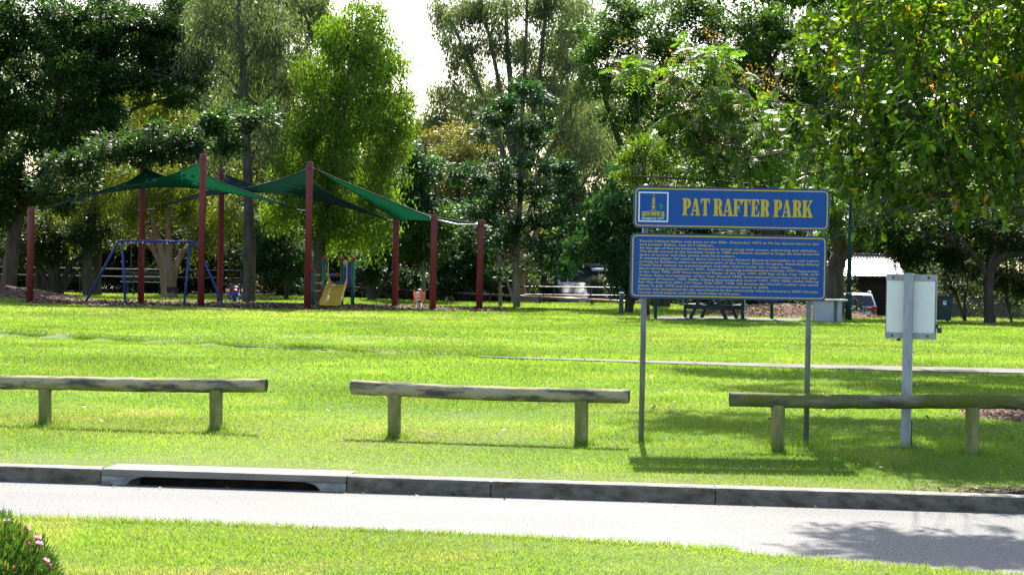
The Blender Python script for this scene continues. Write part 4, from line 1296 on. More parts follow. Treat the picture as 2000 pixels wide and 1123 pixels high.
def picnic_table():
    c = P(1394, 622, 65.6)
    t = thing('picnic_table', 'dark green timber picnic table with bench seats below the sign', 'table', (c.x, 65.6, .03), R(-22))
    L_ = 1.9
    for i in range(5): MB().box((-.30 + .15 * i, 0, .73), (.14, L_, .04), bev=.005).build('top_board', M['table_green'], t)
    for s in (-1, 1):
        for i in range(2): MB().box((s * (.66 + .14 * i), 0, .42), (.13, L_, .04), bev=.005).build('seat_board', M['table_green'], t)
    for y in (-.62, .62):
        MB().box((0, y - .05, .34), (1.52, .045, .13), bev=.005).build('seat_beam', M['table_green'], t)
        MB().box((0, y - .05, .675), (.72, .045, .08), bev=.005).build('top_beam', M['table_green'], t)
        for s in (-1, 1):
            a = math.atan2(.36, .72)
            MB().box((s * .41, y, .35), (.11, .05, .82), Matrix.Rotation(-s * a, 3, 'Y'), bev=.005).build('leg', M['table_green'], t)
picnic_table()

def barbecue():
    b = P(1617, 628, 64.6)
    k = 64.6 / FPX
    t = thing('barbecue', 'grey park barbecue cabinet with a steel top beside the lamp post', 'barbecue', (b.x, 64.6, 0))
    h = (628 - 587) * k
    MB().box((-10 * k, 0, h / 2), (36 * k, .6, h), bev=.008).build('cabinet', M['bbq'], t)
    MB().box((11.5 * k, .05, h / 2), (7 * k, .45, h - .02), bev=.004).build('door_recess', M['galv_dark'], t)
    MB().box((20 * k, .02, h / 2), (9.5 * k, .55, h), bev=.006).build('side_leg', M['bbq'], t)
    MB().box((3 * k, -.02, h + .03), (64 * k, .72, .055), bev=.012).build('top', M['steel'], t)
barbecue()

def lamp_post():
    b = P(1657, 629, 65.2)
    t = thing('lamp_post', 'dark green tapered park lamp post beside the grey barbecue', 'lamp post', (b.x, 65.2, 0))
    MB().tube([(0, 0, -.1), (0, 0, .86), (0, 0, .90)], [.105, .10, .07], 16).build('base_column', M['dark_green'], t)
    MB().tube([(0, 0, .88), (0, 0, .93)], .10, 16).build('band', M['galv'], t)
    MB().tube([(0, 0, .92), (0, 0, 2.5), (0, 0, 4.3)], [.075, .065, .055], 14).build('pole', M['dark_green'], t)
    hd = MB(); hd.lathe((0, 0, 4.3), [(.06, 0), (.12, .08), (.20, .32), (.24, .36), (.03, .52)], 14); hd.build('lamp_head', M['dark_green'], t)
lamp_post()

def wheelie_bin():
    b = P(1841, 627, 67.5)
    t = thing('wheelie_bin', 'dark green wheelie bin with a small white sticker, behind the notice box', 'bin', (b.x, 67.5, 0), R(8))
    MB().box((0, 0, .43), (.53, .56, .76), bev=.03, taper=.82).build('body', M['bin'], t)
    MB().box((0, -.02, .835), (.57, .64, .06), bev=.025).build('lid', M['bin_lid'], t)
    MB().tube([(-.2, .33, .78), (.2, .33, .78)], .02, 8).build('handle', M['bin'], t)
    for s in (-.25, .25): MB().tube([(s - .03, .24, .09), (s + .03, .24, .09)], .095, 14).build('wheel', M['rubber'], t)
    st = MB(); st.box((-.04, -.277, .62), (.10, .006, .13)); st.build('sticker', M['sign_white'], t)
    sb = MB(); sb.box((-.035, -.281, .64), (.05, .003, .05)); sb.build('sticker_mark', M['bin'], t)
wheelie_bin()

# ------------------------------------------------------------------ cars and buildings beyond the lawn
def wagon(t, body, glass, L_=4.6, W=1.82, H=1.66, rails=True, lamps=True):
    """car with its tail at local -Y"""
    prof = [(-2.30, .45), (-2.32, .75), (-2.27, 1.02), (-2.15, 1.10), (-1.88, 1.58), (-1.70, 1.66), (-.2, 1.68), (.35, 1.58), (1.15, 1.12), (2.1, .98), (2.28, .75), (2.25, .42), (1.9, .28), (-1.95, .28)]
    prof = [(y * L_ / 4.6, z * H / 1.68) for y, z in prof]
    def wid(z):
        z = z * 1.68 / H
        return W / 2 * (1 - .24 * max(0, (z - 1.0) / .68) ** 1.15 - .05 * max(0, (.5 - z) / .3))
    rows = []
    for f in np.linspace(-1, 1, 13):
        row = []
        e = 1 - .07 * abs(f) ** 6
        for y, z in prof:
            bul = .10 * (1 - f * f) * (1 if abs(y) > 1.8 * L_ / 4.6 else 0) * np.sign(y) * (1 if z < 1.25 else .4)
            row.append(Vector((f * wid(z), (y * e + bul * .8), .28 + (z - .28) * (1 - .015 * f * f))))
        rows.append(row + [row[0]])
    b = MB(); b.grid(rows)
    for rw in (rows[0], rows[-1]): b.add(rw[:-1], [tuple(range(len(rw) - 1))])
    bo = b.build('body', body, t, recalc=True)
    # rear and front windows follow the sloping ends, a few mm proud
    for name, (y0, z0), (y1, z1), s in (('rear_window', (-2.20, 1.06), (-1.91, 1.53), -1), ('windscreen', (1.12, 1.16), (.40, 1.55), 1)):
        y0, y1, z0, z1 = y0 * L_ / 4.6, y1 * L_ / 4.6, z0 * H / 1.68, z1 * H / 1.68
        rr_ = []
        for g in np.linspace(0, 1, 5):
            y, z = y0 + (y1 - y0) * g, z0 + (z1 - z0) * g
            w = wid(z) - .10
            rr_.append([Vector((f * w, y + s * (.05 + .05 * (1 - f * f)), z + .02)) for f in np.linspace(-1, 1, 9)])
        MB().grid(rr_).build(name, glass, t, recalc=True)
    for s in (-1, 1):
        wb = MB()
        poly = [(-1.75, 1.08), (-1.62, 1.50), (.2, 1.53), (.95, 1.10)]
        pts = [Vector((s * (wid(z * H / 1.68) + .006), y * L_ / 4.6, z * H / 1.68)) for y, z in poly]
        wb.add(pts, [(0, 1, 2, 3)]); wb.build('side_window', glass, t)
        for y in (-1.4, 1.4):
            wl = MB(); wl.tube([(s * (W / 2 - .2), y * L_ / 4.6, .33), (s * (W / 2 + .01), y * L_ / 4.6, .33)], .33, 20); wo = wl.build('wheel', M['rubber'], t)
            h = MB(); h.tube([(s * (W / 2 + .005), y * L_ / 4.6, .33), (s * (W / 2 + .018), y * L_ / 4.6, .33)], .2, 16); h.build('rim', M['cable'], wo)
        if lamps:
            tb = MB()
            pz = lambda x, z: Vector((s * x, -2.335 * L_ / 4.6 - .03 + .10 * ((x - .5) / .4) ** 2 * .35, z * H / 1.68))
            a = [(.46, .96), (.56, 1.02), (.80, 1.06), (.885, 1.00), (.885, .78), (.80, .74), (.70, .86), (.56, .92)]
            tb.prism([(s * q[0], q[1] * H / 1.68) for q in a][::int(s)], [], (0, -2.40 * L_ / 4.6, 0), (1, 0, 0), (0, 0, 1), (0, 1, 0), .26)
            to = tb.build('tail_lamp', M['tail_red'], t, recalc=True)
            am = MB(); am.box((s * .80, -2.415 * L_ / 4.6, .86 * H / 1.68), (.13, .02, .05), bev=.006); am.build('indicator', M['tail_amber'], to)
        else:
            hb = MB(); hb.box((s * .66, 2.30 * L_ / 4.6, .80 * H / 1.68), (.34, .12, .16), bev=.03); hb.build('headlight', M['sign_white'], t)
        if rails:
            rb = MB(); x = W / 2 * .72
            rb.tube([(s * x, -1.6 * L_ / 4.6, H), (s * x, -1.45 * L_ / 4.6, H + .07), (s * x, .0, H + .08), (s * x, .2 * L_ / 4.6, H)], .022, 8)
            rb.build('roof_rail', M['car_silver'], t)
        mb_ = MB(); mb_.box((s * (W / 2 + .08), .75 * L_ / 4.6, 1.08 * H / 1.68), (.16, .09, .13), bev=.03); mb_.build('mirror', body, t)
    if lamps:
        MB().box((0, -1.93 * L_ / 4.6 - .10, 1.575 * H / 1.68), (.40, .05, .045), bev=.01).build('brake_lamp', M['tail_red'], t)
        MB().box((0, -2.345 * L_ / 4.6 - .08, .80 * H / 1.68), (.52, .02, .13), bev=.01).build('number_plate', M['sign_white'], t)
        MB().box((0, -2.32 * L_ / 4.6 - .06, .5), (1.6, .16, .2), bev=.05).build('bumper', body, t)
    else:
        MB().box((0, 2.33 * L_ / 4.6 + .06, .62 * H / 1.68), (.9, .06, .14), bev=.02).build('grille', M['black'], t)
t = thing('parked_car', 'silver wagon seen from behind over the mulch mound, red tail lamps', 'car', (P(1684, 600, 98).x, 100.3, -1.14), R(-5))
wagon(t, M['car_silver'], M['glass'])
t = thing('parked_car', 'pale blue car facing the park between two garden shrubs', 'car', (P(1118, 570, 103).x, 105.4, -1.05), R(176))
wagon(t, M['car_pale'], M['glass_pale'], H=1.78, rails=False, lamps=False)

def shed():
    x0, x1 = P(1540, 560, 107).x, P(1761, 560, 107).x
    t = thing('timber_shed', 'dark weatherboard shed with a bright corrugated iron roof', 'shed', ((x0 + x1) / 2, 107, -1.15))
    w = x1 - x0; ze = P(1690, 541, 106.5).z + 1.15; zr = P(1690, 505, 109).z + 1.15 + .25
    wb = MB()
    n = 15
    for i in range(n):
        z0 = ze * i / n
        wb.box((0, .02, z0 + ze / n / 2), (w, .05, ze / n * .98), Matrix.Rotation(R(7), 3, 'X'))
    wb.box((0, 2.3, ze / 2), (w - .05, 4.3, ze))
    wb.build('wall', M['timber_dark'], t)
    rb = MB(); rows = []
    nx = 150
    for s in np.linspace(0, 1, 3):
        rows.append([(-w / 2 - .1 + (w + .2) * i / nx, -.35 + 2.75 * s, ze + (zr - ze) * s + .025 * math.sin(i * PI / 2)) for i in range(nx + 1)])
    rb.grid(rows)
    rows2 = [[(x, 4.9 - (y + .35), z) for x, y, z in r] for r in rows]
    rb.grid(rows2)
    rb.build('roof', M['zinc'], t)
    MB().box((0, -.36, ze + .01), (w + .2, .06, .10), bev=.01).build('gutter', M['timber_dark'], t)
shed()

def house():
    D = 113.0
    x0, x1 = P(1030, 560, D).x, P(1330, 560, D).x
    zt = P(1150, 514, D).z; z0 = -1.1
    t = thing('house', 'dark slate grey low house behind the parked pale blue car', 'house', ((x0 + x1) / 2, D, z0))
    w = x1 - x0; h = zt - z0
    wb = MB(); wb.box((0, 3, (h - .2) / 2), (w, 6, h - .2)); wb.build('wall', M['house'], t)
    MB().box((0, 2.9, h - .11), (w + .5, 6.6, .16), bev=.02).build('roof', M['house_roof'], t)
    lx = lambda px: P(px, 540, D).x - (x0 + x1) / 2
    MB().tube([(lx(1092), -.1, 0), (lx(1092), -.1, h - .2)], .07, 10).build('downpipe_and_glint', M['white_paint'], t)
    pc = MB(); pz = P(1185, 527, D - 3).z - z0
    pc.box((lx(1190) + .3, -1.5, pz), (2.6, 3.0, .14), bev=.02); pc.build('patio_roof', M['white_paint'], t)
    for px in (1165, 1187): MB().box((lx(px), -2.9, pz / 2), (.09, .09, pz - .12)).build('post', M['galv_dark'], t)
    for px in (1130, 1232):
        wn_ = MB(); wn_.box((lx(px), -.012, h * .55), (1.1, .04, .9)); wo = wn_.build('window', M['glass'], t)
        for s in (-.6, .6): MB().box((lx(px) + s, -.02, h * .55), (.06, .06, 1.0)).build('frame', M['white_paint'], wo)
    MB().box((lx(1062), -.012, h * .42), (.9, .04, h * .8), bev=.005).build('door', M['house_roof'], t)
house()
def low_wall():
    a, b = P(985, 580, 96), P(1058, 580, 96)
    t = MB().box((0, 0, .0), (b.x - a.x, .2, 1.5), bev=.01).build('garden_wall', M['conc_pale'])
    t.location = ((a.x + b.x) / 2, 96, -.55)
    tag(t, 'pale concrete garden wall showing beside the paperbark trunk', 'wall')
low_wall()
def paling_fence():
    a, b = P(1790, 600, 82), P(2080, 600, 80)
    t = thing('paling_fence', 'brown timber paling fence in shade at the right behind the bin', 'fence', (a.x, 81, -1.1))
    pb = MB(); n = 46
    rr = random.Random(4)
    for i in range(n):
        x = (b.x - a.x) * i / n
        pb.box((x, rr.uniform(-.01, .01), .82 + rr.uniform(-.02, .02)), (.115, .02, 1.7))
    pb.build('paling_panel', M['paling'], t)
    for z in (.4, 1.3): MB().box(((b.x - a.x) / 2, .04, z), (b.x - a.x, .05, .08)).build('rail', M['paling'], t)
paling_fence()

# ------------------------------------------------------------------ trees

def leaf_geometry(Pp, D, S, L_, W, seg=1, fold=.25, curl=.0):
    """arrays of leaf quads (seg 1) or bent leaves (seg 2)"""
    n = len(Pp)
    Nn = np.cross(D, S)
    l = L_[:, None]; w = W[:, None]
    if seg == 1:
        V = np.empty((n, 4, 3))
        V[:, 0] = Pp
        V[:, 1] = Pp + D * l * .45 + S * w * .5 + Nn * w * fold * .5
        V[:, 2] = Pp + D * l - Nn * l * curl
        V[:, 3] = Pp + D * l * .45 - S * w * .5 + Nn * w * fold * .5
        return V.reshape(-1, 3), np.arange(n * 4), np.arange(0, n * 4, 4), 4
    V = np.empty((n, 6, 3))
    V[:, 0] = Pp
    V[:, 1] = Pp + D * l * .30 + S * w * .46 + Nn * w * fold * .5
    V[:, 2] = Pp + D * l * .70 + S * w * .40 + Nn * (w * fold * .5 - l * curl * .45)
    V[:, 3] = Pp + D * l - Nn * l * curl
    V[:, 4] = Pp + D * l * .70 - S * w * .40 + Nn * (w * fold * .5 - l * curl * .45)
    V[:, 5] = Pp + D * l * .30 - S * w * .46 + Nn * w * fold * .5
    base = np.arange(n)[:, None] * 6
    loops = (base + np.array([[0, 1, 5, 1, 2, 4, 5, 2, 3, 4]])).ravel()
    starts = (np.arange(n)[:, None] * 10 + np.array([[0, 3, 7]])).ravel()
    return V.reshape(-1, 3), loops, starts, 6

def rand_ell(r, n, c, rad, shell=.45):
    d = nrm(r.normal(size=(n, 3)))
    q = r.rand(n, 1) ** shell
    return np.asarray(c) + d * q * np.asarray(rad), d

def cluster_points(r, n, c, rad, k=1.0, flat=.75):
    """n points gathered in boughs that sit on the skin and inside of an ellipsoid, so that gaps stay open between them"""
    rad = np.asarray(rad, float); c = np.asarray(c, float)
    ns = int(np.clip(k * (5 + 5.5 * rad[0] * rad[2] ** .9), 5, 60))
    d = nrm(r.normal(size=(ns, 3)))
    q = np.where(r.rand(ns) < .72, r.uniform(.70, 1.10, ns), r.uniform(.15, .7, ns))[:, None]
    B = c + d * q * rad
    br = (rad.mean() / ns ** .42 * r.uniform(.55, 1.25, ns))[:, None]
    w = (br[:, 0] ** 2); i = r.choice(ns, n, p=w / w.sum())
    e = nrm(r.normal(size=(n, 3)))
    pts = B[i] + e * (r.rand(n, 1) ** .55) * br[i] * np.array([1.15, 1.15, flat])
    return pts, nrm(d[i] * .5 + e)

def crown_leaves(r, blobs, dens, cl_r, per, L_, W, mode, flat=.6, jit=.5, floor=None, bk=1.0):
    """blobs: (centre, radii). clumps fill each blob towards its skin; leaves gather on sprigs in each clump"""
    Ps, Ds, Ss, Ls, Ws, Rn, CC = [], [], [], [], [], [], []
    for c, rad in blobs:
        rad = np.asarray(rad, float)
        n = max(3, int(dens * rad[0] * rad[2]))
        C, o = cluster_points(r, n, c, rad, bk, 1.25 if mode == 'hang' else .7)
        if floor is not None:
            C[:, 2] = np.maximum(C[:, 2], floor + r.rand(n) * .5)
        CC.append(C)
        nl = per
        cc = np.repeat(C, nl, 0); oo = np.repeat(o, nl, 0)
        sz = np.repeat(r.uniform(.6, 1.35, n), nl)[:, None]
        m = len(cc)
        off = r.normal(size=(m, 3)) * cl_r * sz * np.array([1, 1, flat]) * .6
        p = cc + off
        if mode == 'hang':
            d = np.stack([r.normal(0, jit, m), r.normal(0, jit, m), -np.ones(m)], -1) + oo * .3
        elif mode == 'up':
            d = oo * .6 + nrm(off) * .8 + np.array([0, 0, .5]) + r.normal(0, jit, (m, 3))
        else:
            d = nrm(off) * .9 + oo * .7 + np.array([0, 0, -.35]) + r.normal(0, jit, (m, 3))
        d = nrm(d)
        ref = r.normal(size=(m, 3)) * (.9 if mode == 'hang' else .55) + (np.array([0, 0, 1.0]) if mode != 'hang' else 0)
        s = nrm(np.cross(d, ref))
        Ps.append(p); Ds.append(d); Ss.append(s)
        k = r.uniform(.65, 1.3, m)
        Ls.append(L_ * k); Ws.append(W * k * r.uniform(.8, 1.2, m))
        cv = np.repeat(r.rand(n), nl)
        Rn.append(np.clip(.45 * cv + .55 * r.rand(m), 0, 1))
    return [np.concatenate(a) for a in (Ps, Ds, Ss, Ls, Ws, Rn)] + [np.concatenate(CC)]

def sprig_leaves(r, C, O, slen, nleaf, L_, W, droop=.5, pairs=False, per=1):
    """leaves set along short drooping sprigs; pairs -> feather fronds with leaflets both sides"""
    C = np.repeat(C, per, 0); O = np.repeat(O, per, 0)
    n = len(C)
    a = nrm(O * .8 + r.normal(0, .6, (n, 3)) + np.array([0, 0, -.15]))
    side = nrm(np.cross(a, np.array([0, 0, 1.0]) + r.normal(0, .35, (n, 3))))
    up = np.cross(side, a)
    ln = slen * r.uniform(.65, 1.25, n)
    st = C + r.normal(0, .10 if not pairs else .05, (n, 3)) * slen * 2
    Ps, Ds, Ss, Ls, Ws, Rn = [], [], [], [], [], []
    cv = r.rand(n)
    for i in range(nleaf):
        t = (i + .5) / nleaf
        p = st + a * (ln * t)[:, None] - np.array([0, 0, 1.0]) * (ln * t * t * droop)[:, None]
        if pairs:
            taper = .55 + .75 * math.sin(PI * min(1, t * .85 + .12))
            for s in (-1, 1):
                d = nrm(side * s + a * .35 - np.array([0, 0, .25 + .3 * t]) + r.normal(0, .08, (n, 3)))
                Ps.append(p); Ds.append(d); Ss.append(nrm(a + r.normal(0, .1, (n, 3))))
                Ls.append(L_ * taper * r.uniform(.85, 1.1, n)); Ws.append(W * r.uniform(.85, 1.1, n)); Rn.append(np.clip(.6 * cv + .4 * r.rand(n), 0, 1))
        else:
            an = i * 2.4 + cv * 6
            rad = side * np.cos(an)[:, None] + up * np.sin(an)[:, None]
            d = nrm(rad * .75 + a * .55 - np.array([0, 0, .55]) + r.normal(0, .22, (n, 3)))
            Ps.append(p); Ds.append(d)
            Ss.append(nrm(np.cross(d, np.array([0, 0, 1.0]) + r.normal(0, .5, (n, 3)))))
            k = r.uniform(.7, 1.25, n)
            odd = (r.rand(n) < .012) | (cv > .982)
            Ls.append(L_ * k); Ws.append(W * k); Rn.append(np.where(odd, r.uniform(.93, 1, n), np.clip(.5 * cv + .5 * r.rand(n), 0, 1)))
    return [np.concatenate(x) for x in (Ps, Ds, Ss, Ls, Ws, Rn)] + [np.stack([st, st + a * ln[:, None] * .6 - np.array([0, 0, 1.0]) * (ln * .36 * droop)[:, None],
                                                                      st + a * ln[:, None] - np.array([0, 0, 1.0]) * (ln * droop)[:, None]], 1)]

def poly_at(pts, rads, z):
    for i in range(len(pts) - 1):
        if pts[i].z <= z <= pts[i + 1].z:
            f = (z - pts[i].z) / max(1e-6, pts[i + 1].z - pts[i].z)
            return pts[i].lerp(pts[i + 1], f), rads[i] + (rads[i + 1] - rads[i]) * f
    if z < pts[0].z: return pts[0].copy(), rads[0]
    return pts[-1].copy(), rads[-1]

def smooth_poly(pts, rads, rr, sub=4, wob=.0):
    P_, R_ = [], []
    n = len(pts)
    for i in range(n - 1):
        p0 = pts[max(0, i - 1)]; p1 = pts[i]; p2 = pts[i + 1]; p3 = pts[min(n - 1, i + 2)]
        for k in range(sub):
            t = k / sub
            q = .5 * ((2 * p1) + (p2 - p0) * t + (2 * p0 - 5 * p1 + 4 * p2 - p3) * t * t + (3 * p1 - p0 - 3 * p2 + p3) * t ** 3)
            if P_: q = q + Vector((rr.uniform(-1, 1), rr.uniform(-1, 1), 0)) * wob
            P_.append(q); R_.append((rads[i] + (rads[i + 1] - rads[i]) * t) * rr.uniform(.94, 1.06))
    P_.append(pts[-1]); R_.append(rads[-1])
    return P_, R_

def tree(name, label, cat, trunks, crown, lf, bark, seed, limbs=True, twigs=60, group='trees round the lawn', limb_r=.4, extra=None, bow=.15, flare=True):
    """trunks: lists of (px, py, depth, radius) from the ground up; crown: (px, py, depth, rx_px, rz_px, ry_m)"""
    rr = random.Random(seed); r = np.random.RandomState(seed)
    T = []
    for tr in trunks:
        pts = [P(a, b, d) for a, b, d, q in tr]; rads = [q for *_, q in tr]
        g = tz1(pts[0].x, pts[0].y)
        if pts[0].z < g + 1.2 and tr[0][1] > 520:
            pts[0].z = g - .15
        T.append((pts, rads))
    base = Vector((T[0][0][0].x, T[0][0][0].y, T[0][0][0].z + .15))
    blobs = []
    nolimb = set()
    for px, py, d, rx, rz, ry, *no in crown:
        c = P(px, py, d)
        if no: nolimb.add(len(blobs))
        blobs.append((np.array(c - base), (rx * d / FPX, ry, rz * d / FPX)))
    t = thing(name, label, cat, base, 0, group)
    tb = MB()
    ST = []
    for k, (pts, rads) in enumerate(T):
        q, rd = smooth_poly([p - base for p in pts], rads, rr, 5, rads[0] * .10)
        if flare and pts[0].z < base.z:
            rd[0] *= 1.18; rd[1] *= 1.04
        tb.tube(q, rd, 10 if rads[0] > .12 else 7)
        ST.append((q, rd))
    # leaves
    mode = lf.get('mode', 'flat')
    lf = dict(lf)
    if mode not in ('sprig', 'frond'):
        lf['dens'] *= lf.get('dm', 9.0); lf['cl'] *= .6; lf['L'] *= .92; lf['W'] *= .98
    if mode in ('sprig', 'frond'):
        Cs, Os = [], []
        for c, rad in blobs:
            n = max(3, int(lf['dens'] * rad[0] * rad[2]))
            C, o = cluster_points(r, n, c, rad, lf.get('bk', 1.0), .7)
            Cs.append(C); Os.append(o)
        C = np.concatenate(Cs); O = np.concatenate(Os)
        Pp, D, S, LL, WW, Rn, SP = sprig_leaves(r, C, O, lf['slen'], lf['n'], lf['L'], lf['W'], lf.get('droop', .5), mode == 'frond', lf.get('per', 1))
        for q in SP[::lf.get('sp_step', 1)]:
            tb.tube([Vector(x) for x in q], [lf.get('sr', .006), lf.get('sr', .006) * .8, .002], 3, caps=False)
    else:
        Pp, D, S, LL, WW, Rn, C = crown_leaves(r, blobs, lf['dens'], lf['cl'], lf['per'], lf['L'], lf['W'], mode, lf.get('flat', 1.5 if mode == 'hang' else .6), lf.get('jit', .5), None, lf.get('bk', 1.0))
    if limbs:
        for bi, (c, rad) in enumerate(blobs):
            if bi in nolimb: continue
            c = Vector(c)
            best = None
            for q, rd in ST:
                hd = (Vector((q[-1].x, q[-1].y, 0)) - Vector((c.x, c.y, 0))).length
                z = c.z - .75 * hd - rr.uniform(.2, .8)
                z = min(max(z, q[0].z + (q[-1].z - q[0].z) * .35), q[-1].z)
                a, ra = poly_at(q, rd, z)
                dd = (a - c).length
                if best is None or dd < best[0]: best = (dd, a, ra)
            _, a, ra = best
            if (c - a).length < .4: continue
            r0 = min(ra * .8, max(.02, limb_r * ra + .006 * (c - a).length)) * lf.get('lr', 1.0)
            mid = a.lerp(c, .5) + Vector((rr.uniform(-.14, .14), rr.uniform(-.14, .14), bow)) * (c - a).length
            q, rd = smooth_poly([a, mid, c, c + (c - mid) * .5], [r0, r0 * .7, r0 * .4, .008], rr, 4, .02)
            tb.tube(q, rd, 6, caps=False)
            ST.append((q, rd)) if False else None
            for _i in range(max(2, int(twigs * .1))):
                i = rr.randrange(len(C))
                for _t in range(6):
                    i2 = rr.randrange(len(C))
                    if (Vector(C[i2]) - c).length < (Vector(C[i]) - c).length: i = i2
                e = Vector(C[i]); s0 = q[rr.randrange(len(q) // 3, len(q))]
                if (e - s0).length > 3.5: continue
                m_ = s0.lerp(e, .5) + Vector((0, 0, .08 * (e - s0).length))
                tb.tube([s0, m_, e], [r0 * .25 + .006, r0 * .15 + .004, .003], 4, caps=False)
    tb.build('trunk', bark, t)
    V, lo, st, k = leaf_geometry(Pp, D, S, LL, WW, lf.get('seg', 1), lf.get('fold', .25), lf.get('curl', .12))
    fast_mesh('crown', V, lo, st, lf['mat'], t, np.repeat(Rn, k))
    if extra: extra(t, base, blobs, r, C)
    return t

LM = {}
LM['fig'] = leaf_mat('fig_leaf', [(0, (.018, .045, .012)), (.6, (.035, .075, .018)), (1, (.06, .12, .025))], tgain=(1.5, 1.7, .6), trans=.36, rough=.48, spec=.14, nscale=.35, namp=.35)
LM['bright'] = leaf_mat('bright_leaf', [(0, (.045, .105, .010)), (.5, (.095, .185, .014)), (1, (.19, .29, .025))], tgain=(1.4, 1.35, .5), trans=.58, rough=.4, spec=.4, nscale=.3, namp=.3)
LM['gum'] = leaf_mat('gum_leaf', [(0, (.075, .105, .045)), (.6, (.125, .16, .065)), (1, (.19, .22, .10))], tgain=(1.3, 1.4, .7), trans=.5, rough=.4, spec=.45, nscale=.2, namp=.3)
LM['wattle'] = leaf_mat('wattle_leaf', [(0, (.11, .12, .025)), (.6, (.19, .18, .03)), (1, (.30, .25, .05))], tgain=(1.3, 1.3, .5), trans=.5, rough=.5, spec=.3, nscale=.4, namp=.3)
LM['dark'] = leaf_mat('dark_glossy_leaf', [(0, (.016, .045, .020)), (.6, (.03, .075, .026)), (1, (.055, .12, .03))], tgain=(1.3, 1.7, .6), trans=.36, rough=.48, spec=.12, nscale=.4, namp=.35)
LM['camphor'] = leaf_mat('camphor_leaf', [(0, (.025, .065, .012)), (.6, (.05, .11, .016)), (1, (.10, .18, .02))], tgain=(1.5, 1.6, .5), trans=.42, rough=.48, spec=.14, nscale=.4, namp=.35)
LM['poinciana'] = leaf_mat('feathery_leaflet', [(0, (.045, .10, .018)), (.6, (.085, .165, .024)), (1, (.16, .24, .03))], tgain=(1.5, 1.6, .5), trans=.5, rough=.45, spec=.4, nscale=.4, namp=.4)
LM['glossy'] = leaf_mat('large_glossy_leaf', [(0, (.020, .055, .010)), (.42, (.040, .100, .012)), (.72, (.095, .19, .013)), (.90, (.19, .28, .014)), (.965, (.38, .34, .02)), (1, (.45, .20, .03))],
                        tgain=(2.0, 1.8, .35), trans=.48, rough=.36, spec=.25, nscale=.8, namp=.6)
LM['paper'] = leaf_mat('paperbark_leaf', [(0, (.07, .11, .015)), (.6, (.13, .18, .02)), (1, (.22, .26, .03))], tgain=(1.5, 1.4, .5), trans=.55, rough=.4, spec=.4, nscale=.35, namp=.35)
LM['silver'] = leaf_mat('silvery_leaf', [(0, (.10, .12, .07)), (.6, (.18, .20, .12)), (1, (.30, .31, .20))], tgain=(1.1, 1.1, .8), trans=.4, rough=.4, spec=.4, nscale=.6, namp=.3)
LM['wood'] = leaf_mat('far_leaf', [(0, (.036, .056, .018)), (.5, (.064, .086, .026)), (1, (.13, .145, .042))], tgain=(1.3, 1.3, .6), trans=.5, rough=.5, spec=.3, nscale=.10, namp=.45)
LM['under'] = leaf_mat('undergrowth_leaf', [(0, (.018, .038, .013)), (.6, (.034, .060, .017)), (1, (.08, .11, .026))], tgain=(1.4, 1.4, .5), trans=.42, rough=.5, spec=.12, nscale=.25, namp=.45)

def LF(mat, mode='flat', dens=9, cl=.55, per=26, L=.2, W=.09, **k):
    return dict(mat=LM[mat], mode=mode, dens=dens, cl=cl, per=per, L=L, W=W, **k)

# left: the big dark fig
tree('fig_tree', 'huge dark spreading fig filling the upper left over the shade sails', 'tree',
     [[(14, 590, 80, .34), (22, 520, 80, .30), (30, 440, 80, .27), (60, 380, 80, .24), (110, 300, 80, .2), (150, 200, 80, .15), (190, 90, 80, .1)],
      [(30, 440, 80, .25), (0, 400, 80, .2), (-60, 330, 80, .15)], [(110, 300, 80, .16), (200, 290, 75.5, .13), (330, 270, 72, .09), (480, 225, 73.5, .05)]],
     [(40, 50, 80, 110, 95, 2.6), (190, 40, 81, 90, 80, 2.4), (300, 40, 82, 70, 60, 2.0), (-40, 160, 79, 110, 110, 2.6), (110, 160, 79, 110, 85, 2.4), (240, 120, 80, 75, 60, 1.9),
      (330, 80, 81, 55, 55, 1.6), (60, 270, 79, 110, 65, 2.4), (185, 235, 79, 65, 50, 1.7), (300, 165, 80, 55, 32, 1.3), (375, 125, 80, 38, 40, 1.1), (355, 190, 80, 32, 22, .9),
      (250, 275, 71.5, 80, 30, 1.5), (350, 270, 71.2, 60, 28, 1.2), (420, 245, 72.2, 50, 26, 1.1), (485, 225, 74, 38, 30, .9), (150, 330, 72, 80, 34, 1.6), (30, 360, 79, 80, 45, 1.8),
      (-20, 430, 79, 50, 60, 1.5), (290, 310, 71, 60, 22, 1.2), (445, 275, 72.5, 40, 22, .8), (120, 380, 79.5, 50, 26, 1.2)],
     LF('fig', dens=15, cl=.5, per=26, L=.17, W=.09), M['bark_grey'], 101, twigs=40)

